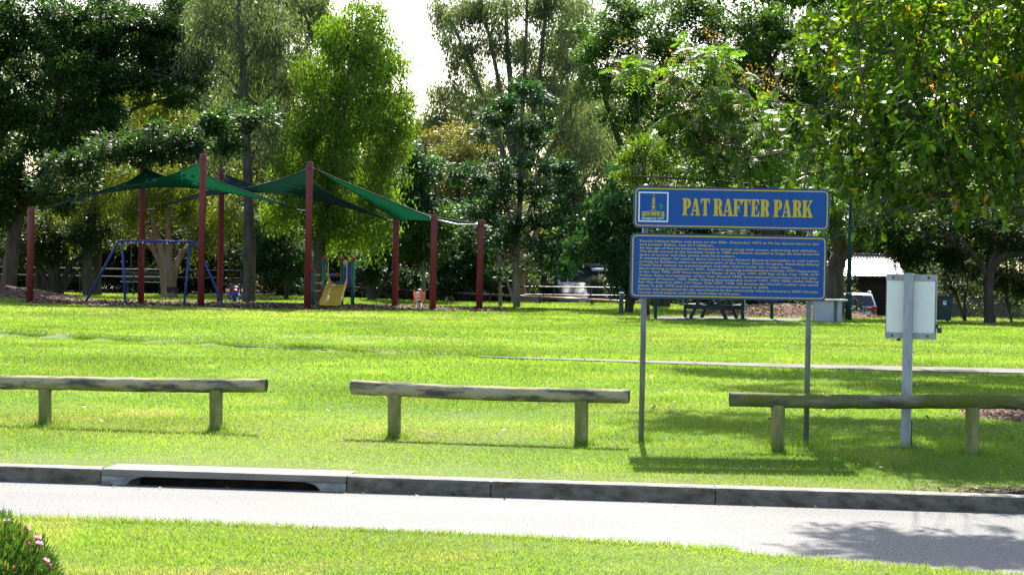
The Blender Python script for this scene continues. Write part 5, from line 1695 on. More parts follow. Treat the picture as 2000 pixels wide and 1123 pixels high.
# tall gums behind on the left
tree('gum_tree', 'tall slender gum with open grey-green crown above the dark fig branch', 'tree',
     [[(486, 582, 78.5, .25), (487, 480, 78.5, .22), (484, 330, 79, .18), (478, 200, 79.5, .14), (470, 60, 79.5, .10), (462, -60, 80.5, .07)]],
     [(400, 130, 80.5, 45, 30, 1.4), (430, 40, 80.5, 60, 45, 1.7), (520, 60, 80.5, 60, 60, 1.8), (480, 150, 80.5, 50, 40, 1.5), (560, 150, 80.5, 45, 50, 1.5), (450, -30, 80.5, 70, 50, 1.8), (540, 260, 79.5, 40, 30, 1.2)],
     LF('gum', 'hang', dens=9, cl=.6, per=24, L=.24, W=.055, jit=.45), M['bark_grey'], 102)
tree('gum_tree', 'tall pale gum with several steep limbs between the fig and the bright tree', 'tree',
     [[(560, 590, 96, .3), (552, 400, 96, .25), (540, 230, 96, .2), (520, 80, 96, .14), (512, -60, 96, .1)], [(545, 280, 96, .16), (590, 120, 96, .12), (640, -20, 96, .08)], [(540, 240, 96, .14), (470, 110, 96, .1), (430, 0, 96, .06)]],
     [(470, 70, 96, 60, 55, 2), (540, 20, 96, 70, 60, 2.2), (620, 50, 96, 60, 60, 2), (600, 150, 96, 55, 45, 2), (480, 190, 96, 55, 40, 1.8), (420, 30, 97, 50, 45, 1.8), (540, 130, 96, 60, 40, 2), (560, 290, 95, 60, 45, 2), (480, 300, 96, 60, 50, 2)],
     LF('gum', 'hang', dens=8, cl=.7, per=24, L=.28, W=.07, jit=.45), M['bark_pale'], 103)
tree('gum_tree', 'thin twin-stemmed gum showing yellow-green through the gap in the fig', 'tree',
     [[(172, 578, 84, .24), (173, 480, 84, .2), (186, 380, 84.5, .17), (196, 250, 85, .13), (215, 120, 85, .08)], [(190, 572, 85, .17), (192, 470, 85, .15), (203, 340, 85, .10), (216, 270, 85.5, .05), (222, 230, 86, .02)]],
     [(215, 190, 86, 55, 40, 1.6), (290, 200, 87, 50, 40, 1.5), (350, 230, 87, 40, 30, 1.3), (200, 400, 84, 45, 40, 1.4), (150, 420, 85, 50, 34, 1.4), (260, 110, 86, 40, 30, 1.2), (220, 350, 85, 60, 30, 1.6), (110, 410, 85.5, 40, 40, 1.4)],
     LF('paper', 'hang', dens=8, cl=.55, per=24, L=.2, W=.06, jit=.5), M['bark_grey'], 104)
tree('gum_tree', 'distant wispy gum against white sky at the top left of centre', 'tree',
     [[(360, 580, 112, .3), (358, 300, 112, .24), (362, 120, 112, .16), (364, -40, 112, .1)], [(360, 170, 112, .12), (410, 40, 112, .07)], [(360, 200, 112, .12), (320, 80, 112, .06)]],
     [(335, 20, 112, 40, 40, 2), (400, 10, 112, 40, 35, 2), (360, 70, 112, 40, 30, 1.8), (300, 60, 112, 40, 35, 1.8), (420, 90, 112, 40, 30, 1.8), (350, 200, 112, 60, 50, 2.2), (430, 200, 111, 50, 45, 2), (360, 320, 110, 70, 60, 2.4), (280, 250, 110, 60, 50, 2.2)],
     LF('gum', 'hang', dens=8, cl=.8, per=22, L=.3, W=.07, jit=.45), M['bark_pale'], 105)
# paperbark behind the swings
tree('paperbark_tree', 'orange-tan paperbark forking low behind the swing frame', 'tree',
     [[(330, 578, 83, .36), (331, 555, 83, .30), (327, 515, 83, .26), (312, 480, 83, .15), (300, 440, 83, .11), (296, 395, 83, .07)],
      [(327, 525, 83, .2), (330, 480, 83, .16), (328, 430, 83, .11), (335, 360, 83, .06)],
      [(329, 535, 83, .18), (352, 500, 83, .12), (372, 485, 83, .1), (392, 450, 83, .06)], [(326, 540, 83, .2), (316, 520, 83, .16), (302, 490, 83, .12), (290, 450, 83, .08)]],
     [(255, 400, 83, 40, 36, 1.3), (290, 370, 83.5, 45, 34, 1.3), (345, 395, 83.5, 50, 36, 1.4), (400, 410, 83.5, 45, 40, 1.3), (315, 330, 84, 55, 30, 1.4), (380, 350, 84, 50, 34, 1.4), (250, 450, 83, 35, 26, 1), (430, 450, 83.5, 34, 36, 1.1), (395, 480, 83, 28, 22, .8), (460, 400, 84, 40, 45, 1.3)],
     LF('paper', 'hang', dens=11, cl=.45, per=24, L=.15, W=.055, jit=.6), M['bark_paper'], 106, twigs=50)
# multi stemmed dark tree on the far left
tree('spreading_tree', 'low dark tree with many spreading stems beside the far left red post', 'tree',
     [[(108, 580, 84, .3), (106, 545, 84, .22), (92, 500, 84, .12), (84, 455, 84, .07)], [(104, 560, 84, .18), (82, 530, 84, .1), (66, 500, 84, .06)], [(110, 560, 84, .18), (112, 500, 84, .11), (116, 450, 84, .07)],
      [(112, 560, 84, .18), (134, 525, 84, .11), (165, 495, 84, .06)], [(112, 565, 84, .15), (140, 540, 84, .09), (170, 520, 84, .05)], [(78, 578, 84.6, .2), (76, 540, 84.6, .16), (82, 480, 84.6, .1), (96, 430, 84.6, .06)]],
     [(70, 455, 84, 40, 36, 1.3), (120, 450, 84, 50, 38, 1.5), (160, 475, 84, 38, 34, 1.3), (60, 500, 84, 34, 26, 1.1), (110, 500, 84.5, 40, 26, 1.2), (30, 480, 84.5, 38, 45, 1.3), (185, 440, 84.5, 40, 36, 1.3)],
     LF('under', dens=12, cl=.45, per=24, L=.15, W=.075), M['bark_dark'], 107)
# bright yellow-green tree
tree('weeping_tree', 'tall bright yellow-green weeping tree above the slide, beside the white sky gap', 'tree',
     [[(622, 590, 78.2, .3), (622, 540, 78.2, .25), (626, 470, 78.2, .21), (640, 380, 78.2, .17), (660, 280, 78.2, .13), (680, 160, 78.2, .09), (700, 40, 78.2, .05)], [(626, 480, 78.2, .16), (655, 440, 78.2, .12), (700, 400, 78.2, .08), (745, 370, 78.2, .05)],
      [(622, 500, 78.2, .14), (606, 450, 78.2, .11), (600, 380, 78.2, .08), (610, 300, 78.2, .05)]],
     [(648, 62, 78.2, 38, 34, 1.2), (762, 128, 78.2, 26, 30, 1), (790, 235, 78.2, 18, 26, .8), (600, 150, 78.7, 30, 36, 1.1), (712, 28, 78.2, 40, 34, 1.2), (690, 80, 78.2, 62, 45, 1.6), (735, 85, 78.2, 40, 40, 1.3), (655, 120, 78.2, 45, 45, 1.5), (735, 155, 78.2, 55, 42, 1.6), (680, 180, 78.2, 70, 45, 1.9), (625, 200, 78.2, 42, 50, 1.5), (765, 205, 78.2, 36, 40, 1.3),
      (720, 250, 78.2, 70, 45, 2), (640, 270, 78.2, 60, 45, 1.9), (590, 260, 78.2, 38, 50, 1.4), (770, 270, 78.2, 36, 34, 1.2), (690, 330, 78.2, 70, 45, 2), (610, 340, 78.2, 55, 45, 1.8), (750, 335, 78.2, 40, 34, 1.3), (560, 350, 78.2, 38, 46, 1.3),
      (650, 400, 77.7, 60, 36, 1.8), (720, 405, 77.7, 50, 34, 1.5), (765, 395, 78.2, 28, 34, 1), (590, 420, 77.7, 46, 36, 1.5), (690, 455, 77.7, 50, 26, 1.3), (735, 460, 77.7, 34, 24, 1), (640, 460, 78.2, 40, 22, 1.2), (550, 420, 78.7, 34, 36, 1.2)],
     LF('bright', 'hang', dens=13, cl=.5, per=26, L=.17, W=.055, jit=.5, bk=1.7, dm=10), M['bark_grey'], 108, twigs=30)
# behind the slide: dark shrubs and understorey trees
tree('glossy_shrub', 'rounded glossy dark shrub left of the slide, speckled with light', 'shrub',
     [[(560, 592, 84, .12), (556, 540, 84, .08), (548, 480, 84, .04)], [(558, 570, 84, .08), (575, 520, 84, .05), (590, 480, 84, .03)]],
     [(545, 470, 84, 36, 32, 1.2), (580, 490, 84, 32, 36, 1.1), (525, 510, 84, 32, 32, 1.1), (565, 530, 84, 40, 28, 1.2), (505, 480, 84.5, 26, 40, 1.0)],
     LF('dark', dens=16, cl=.35, per=22, L=.14, W=.075), M['bark_dark'], 109, group=None)
tree('understorey_tree', 'dark round-topped tree behind the short posts, wattles above it', 'tree',
     [[(727, 592, 86, .22), (728, 540, 86, .18), (735, 490, 86, .12), (760, 440, 86, .07)], [(728, 550, 86, .12), (765, 525, 86, .08), (800, 500, 86, .04)]],
     [(800, 360, 86, 44, 40, 1.5), (830, 330, 86, 40, 30, 1.4), (850, 400, 86, 45, 36, 1.5), (800, 430, 86, 45, 36, 1.5), (745, 500, 86, 40, 36, 1.4), (790, 490, 85.5, 40, 30, 1.3), (815, 290, 86, 24, 30, .9), (850, 470, 85.5, 40, 34, 1.3), (720, 530, 86, 36, 26, 1.2), (800, 535, 86, 40, 26, 1.2)],
     LF('dark', dens=12, cl=.45, per=24, L=.19, W=.085), M['bark_grey'], 110)
tree('understorey_tree', 'slim pale-stemmed sapling with drooping dark leaves behind the orange rocker', 'tree',
     [[(828, 592, 84, .10), (827, 550, 84, .085), (826, 500, 84, .07), (830, 440, 84, .04)]],
     [(815, 492, 84, 30, 18, .8), (850, 505, 84, 26, 18, .8), (835, 450, 84, 34, 24, 1), (870, 450, 84, 30, 30, 1.0), (790, 470, 84, 24, 20, .8)],
     LF('camphor', dens=14, cl=.35, per=22, L=.19, W=.08), M['bark_pale'], 111)
tree('understorey_tree', 'dark bushy tree low behind the orange rocker and the right-hand post', 'tree',
     [[(905, 590, 89, .16), (903, 530, 89, .12), (900, 460, 89, .08)], [(904, 560, 89, .09), (935, 520, 89, .06)]],
     [(900, 430, 89, 45, 36, 1.5), (870, 500, 89, 44, 34, 1.4), (930, 490, 89, 44, 36, 1.4), (905, 540, 88.5, 44, 26, 1.3), (960, 430, 89.5, 40, 36, 1.4), (850, 545, 89, 34, 24, 1.1), (940, 555, 89, 30, 20, 1)],
     LF('dark', dens=11, cl=.45, per=24, L=.19, W=.085), M['bark_dark'], 150)
tree('understorey_tree', 'dark green tree filling the gap between the centre tree and the broad-leaved tree', 'tree',
     [[(1060, 590, 99, .16), (1066, 500, 99, .13), (1090, 420, 99, .08)]],
     [(1090, 440, 99, 44, 36, 1.6), (1130, 450, 99, 40, 30, 1.5), (1060, 400, 99, 40, 36, 1.5), (1060, 470, 99, 40, 30, 1.4), (1150, 420, 99, 36, 34, 1.4)],
     LF('camphor', dens=10, cl=.45, per=24, L=.19, W=.085), M['bark_dark'], 151)
tree('wattle_tree', 'yellow-flowered wattle with rounded top just below the sky gap', 'tree',
     [[(838, 590, 98, .16), (836, 420, 98, .12), (834, 320, 98, .07)]],
     [(832, 275, 98, 34, 24, 1.4), (815, 300, 98, 28, 24, 1.2), (855, 310, 98, 34, 26, 1.3), (835, 345, 98, 40, 26, 1.5), (800, 350, 98, 30, 30, 1.3)],
     LF('wattle', dens=13, cl=.45, per=24, L=.15, W=.06), M['bark_grey'], 112, limb_r=.5)
tree('wattle_tree', 'yellow-green wattle left of the tall dark layered tree', 'tree',
     [[(895, 590, 96, .16), (893, 420, 96, .12), (898, 310, 96, .07)]],
     [(900, 268, 96, 34, 22, 1.3), (880, 305, 96, 34, 26, 1.3), (925, 300, 96, 28, 28, 1.2), (890, 350, 96, 44, 28, 1.6), (860, 380, 96, 30, 24, 1.2), (930, 370, 96, 34, 30, 1.3)],
     LF('wattle', dens=12, cl=.45, per=24, L=.15, W=.06), M['bark_grey'], 113)
# tall centre gum
tree('gum_tree', 'very tall fan-shaped gum with fine olive foliage right of the sky gap', 'tree',
     [[(1020, 592, 106, .42), (1016, 480, 106, .36), (1010, 350, 106, .28), (1000, 200, 106, .18), (990, 50, 106, .1), (985, -80, 106, .06)], [(1012, 390, 106, .2), (1040, 230, 106, .15), (1060, 80, 106, .1), (1075, -60, 106, .06)],
      [(1012, 400, 106, .18), (960, 230, 106, .13), (915, 120, 106, .08), (875, 30, 106, .05)], [(1014, 420, 106, .18), (1090, 260, 106, .13), (1150, 120, 106, .09), (1190, 0, 106, .05)], [(1010, 360, 106, .15), (970, 140, 106, .1), (935, -20, 106, .06)], [(1008, 330, 106, .14), (1025, 150, 106, .1), (1030, -40, 106, .06)]],
     [(872, 30, 106, 24, 30, 1.2), (880, 85, 106.5, 20, 18, 1), (850, 200, 107, 26, 22, 1.2), (842, 245, 107.5, 36, 22, 1.4), (815, 262, 108, 26, 16, 1.2), (890, 130, 106.5, 22, 18, 1), (890, 25, 106, 40, 34, 1.8), (940, 10, 106, 46, 44, 2), (1010, 10, 106, 50, 46, 2.2), (1080, 20, 106, 50, 50, 2.2), (1140, 50, 106, 50, 50, 2.2), (905, 90, 106, 30, 26, 1.4), (965, 85, 106, 46, 38, 2), (1040, 100, 106, 50, 44, 2.2),
      (1110, 130, 106, 50, 44, 2), (920, 165, 106, 34, 22, 1.5), (985, 165, 106, 48, 40, 2), (1060, 185, 106, 50, 40, 2), (1130, 210, 106, 44, 40, 1.9), (875, 190, 107, 34, 22, 1.5), (930, 225, 106, 44, 28, 1.7), (860, 235, 107, 34, 26, 1.5), (1000, 245, 106, 50, 36, 2), (1090, 280, 106, 50, 44, 2), (1160, 290, 105, 40, 50, 1.8)],
     LF('gum', 'hang', dens=8, cl=.65, per=24, L=.27, W=.06, jit=.4), M['bark_pale'], 114, twigs=40, bow=.05)
tree('gum_tree', 'grey gum with drooping branches and bare grey limbs right of the layered tree', 'tree',
     [[(1130, 592, 120, .3), (1128, 450, 120, .26), (1122, 330, 120, .2), (1118, 230, 120, .14), (1150, 120, 120, .08)], [(1124, 380, 120, .12), (1160, 330, 120, .07), (1190, 320, 120, .03)], [(1126, 420, 120, .12), (1090, 370, 120, .07), (1070, 365, 120, .03)]],
     [(1150, 240, 120, 44, 44, 1.8), (1185, 320, 120, 40, 55, 1.7), (1110, 300, 120.5, 40, 34, 1.5), (1160, 400, 120, 44, 44, 1.7), (1100, 380, 120.5, 36, 30, 1.4), (1195, 410, 120, 36, 45, 1.5)],
     LF('gum', 'hang', dens=8, cl=.6, per=24, L=.22, W=.05, jit=.3), M['bark_grey'], 115)
# dark layered tree in the middle
tree('layered_tree', 'dark layered tree with bare pale forked stems, centre of the picture', 'tree',
     [[(1010, 586, 78, .14), (1008, 520, 78, .13), (1012, 440, 78, .11), (1018, 350, 78, .09), (1020, 250, 78, .06), (1020, 180, 78, .03)], [(1012, 450, 78, .08), (1045, 390, 78, .055), (1075, 340, 78, .035)],
      [(1010, 460, 78, .07), (985, 390, 78, .05), (975, 330, 78, .03)], [(1010, 530, 78, .06), (1050, 490, 78, .035)], [(978, 588, 79, .08), (975, 520, 79, .06), (960, 460, 79, .04)], [(1016, 330, 78, .05), (1040, 290, 78, .03), (1058, 250, 78, .02)], [(1010, 540, 78, .06), (975, 500, 78, .03)]],
     [(1022, 165, 78, 22, 20, .6), (1015, 195, 78, 34, 18, .9), (965, 225, 78, 30, 20, .8), (1060, 195, 78, 22, 18, .7), (1000, 240, 78, 34, 18, .9), (1070, 240, 78, 28, 18, .8), (940, 260, 78, 20, 14, .6), (1035, 270, 78, 34, 18, .9),
      (950, 325, 78, 40, 22, 1.1), (1010, 325, 77.8, 44, 24, 1.2), (1075, 325, 78, 40, 24, 1.1), (905, 345, 78, 30, 16, .8), (985, 370, 78, 46, 22, 1.2), (1060, 375, 78, 46, 22, 1.2), (1105, 350, 78, 26, 20, .8),
      (940, 410, 78, 40, 20, 1.1), (1000, 430, 77.8, 44, 22, 1.2), (1085, 430, 77.8, 44, 26, 1.2), (960, 470, 78, 40, 20, 1), (1050, 480, 77.8, 46, 22, 1.2), (1105, 480, 77.5, 34, 24, .9), (1095, 518, 77.5, 34, 18, .8), (930, 460, 78, 30, 24, .9), (1050, 525, 78, 26, 14, .7), (980, 530, 78.5, 24, 14, .7)],
     LF('dark', dens=17, cl=.35, per=24, L=.17, W=.075, flat=.45, dm=8.5), M['bark_pale'], 116, twigs=30)
tree('paperbark_tree', 'thick pale paperbark trunk behind the layered tree, near the garden wall', 'tree',
     [[(1014, 592, 90, .36), (1013, 550, 90, .33), (1010, 500, 90, .30), (1005, 430, 90, .24), (995, 340, 90, .16)], [(1011, 520, 90, .2), (1040, 470, 90, .14), (1060, 420, 90, .08)]],
     [(1040, 520, 89, 30, 22, 1), (985, 400, 90, 50, 40, 1.8), (1050, 420, 90, 40, 34, 1.5), (940, 540, 90, 26, 26, 1), (930, 500, 90, 34, 30, 1.2)],
     LF('paper', dens=8, cl=.45, per=22, L=.16, W=.06), M['bark_paper'], 117)
# mango-like tree left of the sign
tree('broadleaf_tree', 'dark broad-leaved tree hanging low between the grey house and the blue sign', 'tree',
     [[(1229, 592, 72, .16), (1228, 560, 72, .13), (1226, 510, 72, .11), (1220, 440, 72, .08), (1210, 380, 72, .05)], [(1228, 575, 72, .07), (1250, 555, 72, .05), (1270, 520, 72, .03)]],
     [(1180, 415, 72, 44, 26, 1.1), (1230, 400, 72, 45, 34, 1.2), (1150, 450, 72, 36, 26, 1), (1195, 465, 72, 40, 24, 1.1), (1175, 482, 72, 36, 16, 1), (1215, 510, 71.8, 30, 26, .9), (1205, 550, 71.5, 26, 24, .7), (1130, 490, 72, 26, 20, .8), (1225, 470, 72, 30, 26, .9), (1260, 440, 72, 40, 45, 1.2), (1215, 350, 72, 30, 26, .9)],
     LF('dark', 'hang', dens=18, cl=.32, per=20, L=.2, W=.07, jit=.7), M['bark_dark'], 118)
tree('narrow_leaf_tree', 'light green narrow-leaved tree just above the left end of the blue sign', 'tree',
     [[(1262, 592, 68, .13), (1262, 480, 68, .11), (1262, 380, 68, .08), (1255, 310, 68, .05)]],
     [(1235, 320, 68, 26, 22, .7), (1265, 300, 68, 34, 24, .8), (1300, 315, 68, 32, 26, .8), (1245, 352, 68, 30, 18, .7), (1290, 350, 68, 40, 20, .9), (1225, 340, 68, 18, 16, .5)],
     LF('bright', 'up', dens=20, cl=.3, per=22, L=.2, W=.04, jit=.35), M['bark_grey'], 119)
# camphor laurels, right of centre at the top
tree('camphor_tree', 'big dense dark camphor tree, upper middle right with scalloped left edge', 'tree',
     [[(1290, 592, 84, .4), (1290, 480, 84, .35), (1285, 360, 84, .28), (1290, 220, 84, .2), (1300, 80, 84, .12)], [(1288, 400, 84, .2), (1220, 300, 84, .14), (1180, 190, 84, .08)], [(1288, 380, 84, .2), (1360, 260, 84, .14), (1400, 120, 84, .08)]],
     [(1180, 50, 84, 44, 34, 1.6), (1240, 20, 84, 55, 40, 1.9), (1320, 10, 84, 60, 44, 2), (1150, 110, 84, 40, 30, 1.4), (1210, 95, 83.5, 50, 36, 1.7), (1290, 90, 83.5, 60, 45, 2), (1370, 70, 84, 55, 44, 1.9), (1190, 165, 83.5, 44, 28, 1.5), (1250, 165, 83, 50, 34, 1.7), (1330, 165, 83, 60, 40, 2),
      (1215, 220, 83.5, 40, 26, 1.4), (1275, 235, 83, 50, 30, 1.6), (1240, 270, 83.5, 40, 26, 1.4), (1350, 240, 83, 55, 36, 1.8), (1400, 170, 83.5, 45, 44, 1.7), (1300, 300, 83, 50, 34, 1.6)],
     LF('camphor', dens=15, cl=.45, per=26, L=.16, W=.08), M['bark_dark'], 120, twigs=30)
tree('camphor_tree', 'second dense camphor tree further right, behind the feathery tree', 'tree',
     [[(1500, 592, 86, .4), (1500, 440, 86, .34), (1500, 280, 86, .25), (1505, 120, 86, .15)], [(1500, 360, 86, .2), (1580, 240, 86, .12)], [(1500, 340, 86, .2), (1440, 220, 86, .12)]],
     [(1430, 30, 86, 60, 44, 2), (1500, 50, 85.5, 60, 44, 2), (1580, 40, 86, 60, 50, 2), (1450, 110, 85.5, 55, 38, 1.8), (1530, 130, 85, 60, 40, 2), (1600, 130, 85.5, 55, 44, 1.9), (1470, 190, 85, 60, 40, 2), (1560, 210, 85, 60, 40, 2), (1640, 60, 87, 60, 60, 2), (1620, 220, 86, 60, 50, 2), (1480, 280, 85, 70, 50, 2.2), (1580, 300, 85, 70, 50, 2.2), (1700, 200, 87, 70, 80, 2.2), (1400, 320, 85, 60, 50, 2)],
     LF('camphor', dens=12, cl=.5, per=26, L=.18, W=.09), M['bark_dark'], 121, twigs=30)

tree('camphor_tree', 'dark camphor tree behind the glossy foreground leaves at the far right', 'tree',
     [[(1860, 606, 88, .4), (1860, 440, 88, .34), (1862, 280, 88, .25), (1870, 100, 88, .15)]],
     [(1760, 40, 88, 70, 60, 2.2), (1860, 20, 88, 80, 60, 2.4), (1970, 40, 88, 80, 70, 2.4), (1780, 140, 88, 70, 55, 2.2), (1880, 130, 87, 80, 60, 2.4), (1990, 160, 88, 80, 70, 2.4), (1750, 250, 88, 70, 60, 2.2), (1850, 250, 87, 80, 60, 2.4), (1960, 270, 87.5, 80, 60, 2.4), (2060, 250, 88, 80, 80, 2.4), (1800, 350, 87, 80, 55, 2.4), (1920, 360, 87, 80, 55, 2.4), (2030, 380, 87.5, 70, 60, 2.2)],
     LF('fig', dens=9, cl=.5, per=26, L=.19, W=.1), M['bark_dark'], 140, twigs=10)
# feathery tree behind the sign
def poinciana_extra(t, base, blobs, r, C):
    """dry pods and twigs on the left side, last yellow flowers at the branch tips"""
    pods = [(1300, 330, 69.5), (1330, 300, 67.5), (1360, 270, 65.5), (1390, 300, 65.5), (1420, 260, 64.5), (1350, 345, 68.5), (1285, 355, 70.5), (1460, 300, 64.5), (1500, 270, 64.5)]
    Pp = []; 
    for px, py, d in pods:
        c = np.array(P(px, py, d) - base)
        Pp.append(c + r.normal(0, 1, (36, 3)) * np.array([.5, .6, .32]))
    Pp = np.concatenate(Pp); n = len(Pp)
    D = nrm(np.stack([r.normal(0, .35, n), r.normal(0, .35, n), -np.ones(n)], -1)); S = nrm(np.cross(D, r.normal(size=(n, 3))))
    V, lo, st, k = leaf_geometry(Pp, D, S, r.uniform(.2, .42, n), r.uniform(.03, .05, n), 2, .2, .15)
    tag(fast_mesh('dry_pods', V, lo, st, M['pods'], t, np.repeat(r.rand(n), k)), kind='stuff')
    fl = [(1225, 82, 67.5), (1215, 138, 67.5), (1290, 140, 66.5), (1390, 65, 67.5), (1330, 110, 65.5), (1400, 130, 65.5), (1440, 160, 64.5), (1480, 140, 65.5), (1500, 180, 64.5), (1370, 180, 64.5), (1300, 170, 65.5), (1440, 210, 64.0), (1520, 160, 65.5), (1350, 230, 64.5)]
    Pp = []
    for px, py, d in fl:
        c = np.array(P(px, py, d) - base)
        Pp.append(c + r.normal(0, 1, (40, 3)) * np.array([.32, .4, .17]))
    Pp = np.concatenate(Pp); n = len(Pp)
    D = nrm(r.normal(size=(n, 3)) + np.array([0, 0, .4])); S = nrm(np.cross(D, r.normal(size=(n, 3))))
    V, lo, st, k = leaf_geometry(Pp, D, S, r.uniform(.07, .12, n), r.uniform(.04, .06, n), 1)
    tag(fast_mesh('faded_blossom', V, lo, st, M['blossom'], t, np.repeat(r.rand(n), k)), kind='stuff')
    tw = MB(); rr = random.Random(3)
    for px, py, d in pods + fl:
        c = P(px, py, d) - base
        for _ in range(5):
            e = c + Vector((rr.uniform(-.7, .7), rr.uniform(-.5, .5), rr.uniform(-.15, .45)))
            s = c + Vector((rr.uniform(-.1, .5), rr.uniform(-.3, .3), rr.uniform(-.45, -.1)))
            tw.tube([s, s.lerp(e, .5) + Vector((0, 0, .06)), e], [.014, .009, .004], 4, caps=False)
    tag(tw.build('bare_twigs', M['twig_dry'], t), kind='stuff')
M['pods'] = leaf_mat('dry_pod', [(0, (.05, .03, .018)), (1, (.16, .10, .05))], trans=.1, tgain=(1, 1, 1), rough=.6, spec=.3, namp=.2)
M['blossom'] = leaf_mat('faded_blossom', [(0, (.30, .22, .03)), (.6, (.42, .32, .04)), (1, (.30, .16, .05))], trans=.45, tgain=(1.3, 1.2, .6), rough=.6, spec=.2, namp=.2)
tree('poinciana_tree', 'wide feathery-leaved poinciana with brown pods spreading over the blue sign', 'tree',
     [[(1630, 606, 71, .34), (1630, 560, 71, .32), (1632, 520, 71, .30), (1640, 480, 71, .26), (1620, 430, 70, .18), (1560, 370, 69, .12), (1480, 310, 67, .08), (1400, 250, 66, .04)],
      [(1640, 505, 71, .22), (1690, 460, 71, .18), (1740, 430, 70, .14), (1820, 410, 70, .09), (1900, 410, 70, .04)], [(1630, 450, 70, .16), (1600, 360, 70, .11), (1560, 260, 68, .06)], [(1560, 380, 69, .10), (1450, 360, 67, .07), (1340, 350, 66, .04), (1240, 345, 66, .02)]],
     [(1240, 130, 67.5, 44, 16, 1.1), (1310, 150, 66.5, 50, 22, 1.2), (1380, 110, 66.5, 50, 30, 1.2), (1430, 165, 65.5, 50, 26, 1.2), (1330, 205, 65.5, 50, 22, 1.2), (1400, 230, 65.0, 55, 26, 1.3), (1480, 220, 65.5, 50, 28, 1.3), (1540, 250, 65.5, 50, 30, 1.3), (1310, 260, 66.5, 45, 24, 1.2),
      (1380, 300, 65.5, 55, 26, 1.3), (1450, 290, 64.5, 55, 26, 1.3), (1520, 320, 64.5, 55, 28, 1.3), (1590, 290, 66.5, 45, 40, 1.3), (1420, 345, 65.5, 60, 18, 1.3), (1500, 365, 65.5, 60, 16, 1.3), (1580, 370, 67.5, 50, 26, 1.4), (1330, 320, 66.5, 40, 20, 1.1),
      (1640, 400, 69.5, 44, 30, 1.4), (1660, 445, 70.5, 34, 24, 1.2), (1720, 400, 70.5, 55, 30, 1.6), (1800, 390, 70.5, 55, 30, 1.6), (1760, 430, 70.5, 44, 20, 1.3), (1870, 420, 69.5, 50, 32, 1.4), (1930, 450, 68.5, 50, 26, 1.4), (1980, 410, 69.5, 50, 36, 1.6), (1640, 330, 70.5, 50, 40, 1.6), (1730, 320, 71.5, 60, 50, 1.8), (1850, 330, 71.5, 60, 50, 1.8), (1950, 330, 71.5, 60, 50, 1.8)],
     dict(mat=LM['poinciana'], mode='frond', dens=85, slen=.60, n=8, L=.19, W=.075, droop=.35, per=2, sr=.005, sp_step=6), M['bark_grey'], 122, twigs=20, extra=poinciana_extra, bow=.06)
# right background
tree('shade_tree', 'dark forked tree standing at the right edge of the lawn behind the path', 'tree',
     [[(1933, 632, 67.5, .22), (1932, 590, 67.5, .17), (1932, 540, 67.5, .165), (1945, 490, 67.5, .13), (1975, 430, 67.5, .08)], [(1931, 545, 67.5, .14), (1912, 510, 67.5, .10), (1880, 470, 67.5, .06)], [(1936, 530, 67.5, .14), (1960, 500, 67.2, .12), (2010, 495, 67, .10), (2060, 480, 67, .08)]],
     [(1850, 450, 68, 60, 40, 1.5), (1920, 430, 68, 60, 40, 1.6), (1990, 440, 68, 60, 45, 1.6), (1880, 500, 68.5, 50, 30, 1.3), (1820, 510, 69, 45, 34, 1.3), (1980, 540, 69, 45, 34, 1.3), (2040, 500, 68, 50, 50, 1.5), (1780, 470, 70, 40, 40, 1.3)],
     LF('under', dens=15, cl=.42, per=26, L=.15, W=.075), M['bark_dark'], 123)
tree('garden_shrub', 'thin multi-stemmed dark shrub beside the wheelie bin', 'shrub',
     [[(1886, 628, 70, .05), (1876, 600, 70, .045), (1862, 565, 70, .035), (1850, 535, 70, .02)], [(1886, 628, 70, .05), (1884, 590, 70, .04), (1890, 550, 70, .02)], [(1978, 630, 69, .045), (1968, 590, 69, .035), (1960, 550, 69, .02)]],
     [(1850, 540, 70, 36, 24, 1), (1890, 545, 70, 36, 26, 1), (1960, 560, 69.5, 36, 28, 1), (1910, 580, 71, 36, 18, 1), (1840, 580, 72, 26, 18, .8), (1990, 600, 70, 30, 18, .8)],
     LF('under', dens=13, cl=.35, per=22, L=.13, W=.06), M['bark_dark'], 124, group=None)
tree('round_shrub', 'round dark shrub with shining leaves in front of the pale blue car', 'shrub',
     [[(1085, 590, 94, .08), (1085, 560, 94, .05)], [(1086, 585, 94, .05), (1078, 560, 94, .03)]],
     [(1081, 562, 94, 11, 12, .35), (1076, 575, 94, 11, 11, .35), (1085, 575, 94, 9, 11, .3), (1066, 568, 94, 9, 13, .35)],
     LF('dark', dens=60, cl=.14, per=20, L=.12, W=.06), M['bark_dark'], 125, group=None)
tree('silver_shrub', 'feathery silver-green shrub right of the pale blue car', 'shrub',
     [[(1157, 590, 94, .07), (1156, 560, 94, .05), (1154, 540, 94, .03)]],
     [(1162, 547, 94, 17, 12, .5), (1170, 562, 94, 15, 11, .5), (1154, 558, 94, 11, 10, .4), (1164, 575, 94, 13, 9, .4)],
     LF('silver', 'up', dens=50, cl=.16, per=20, L=.16, W=.035), M['bark_dark'], 126, group=None)

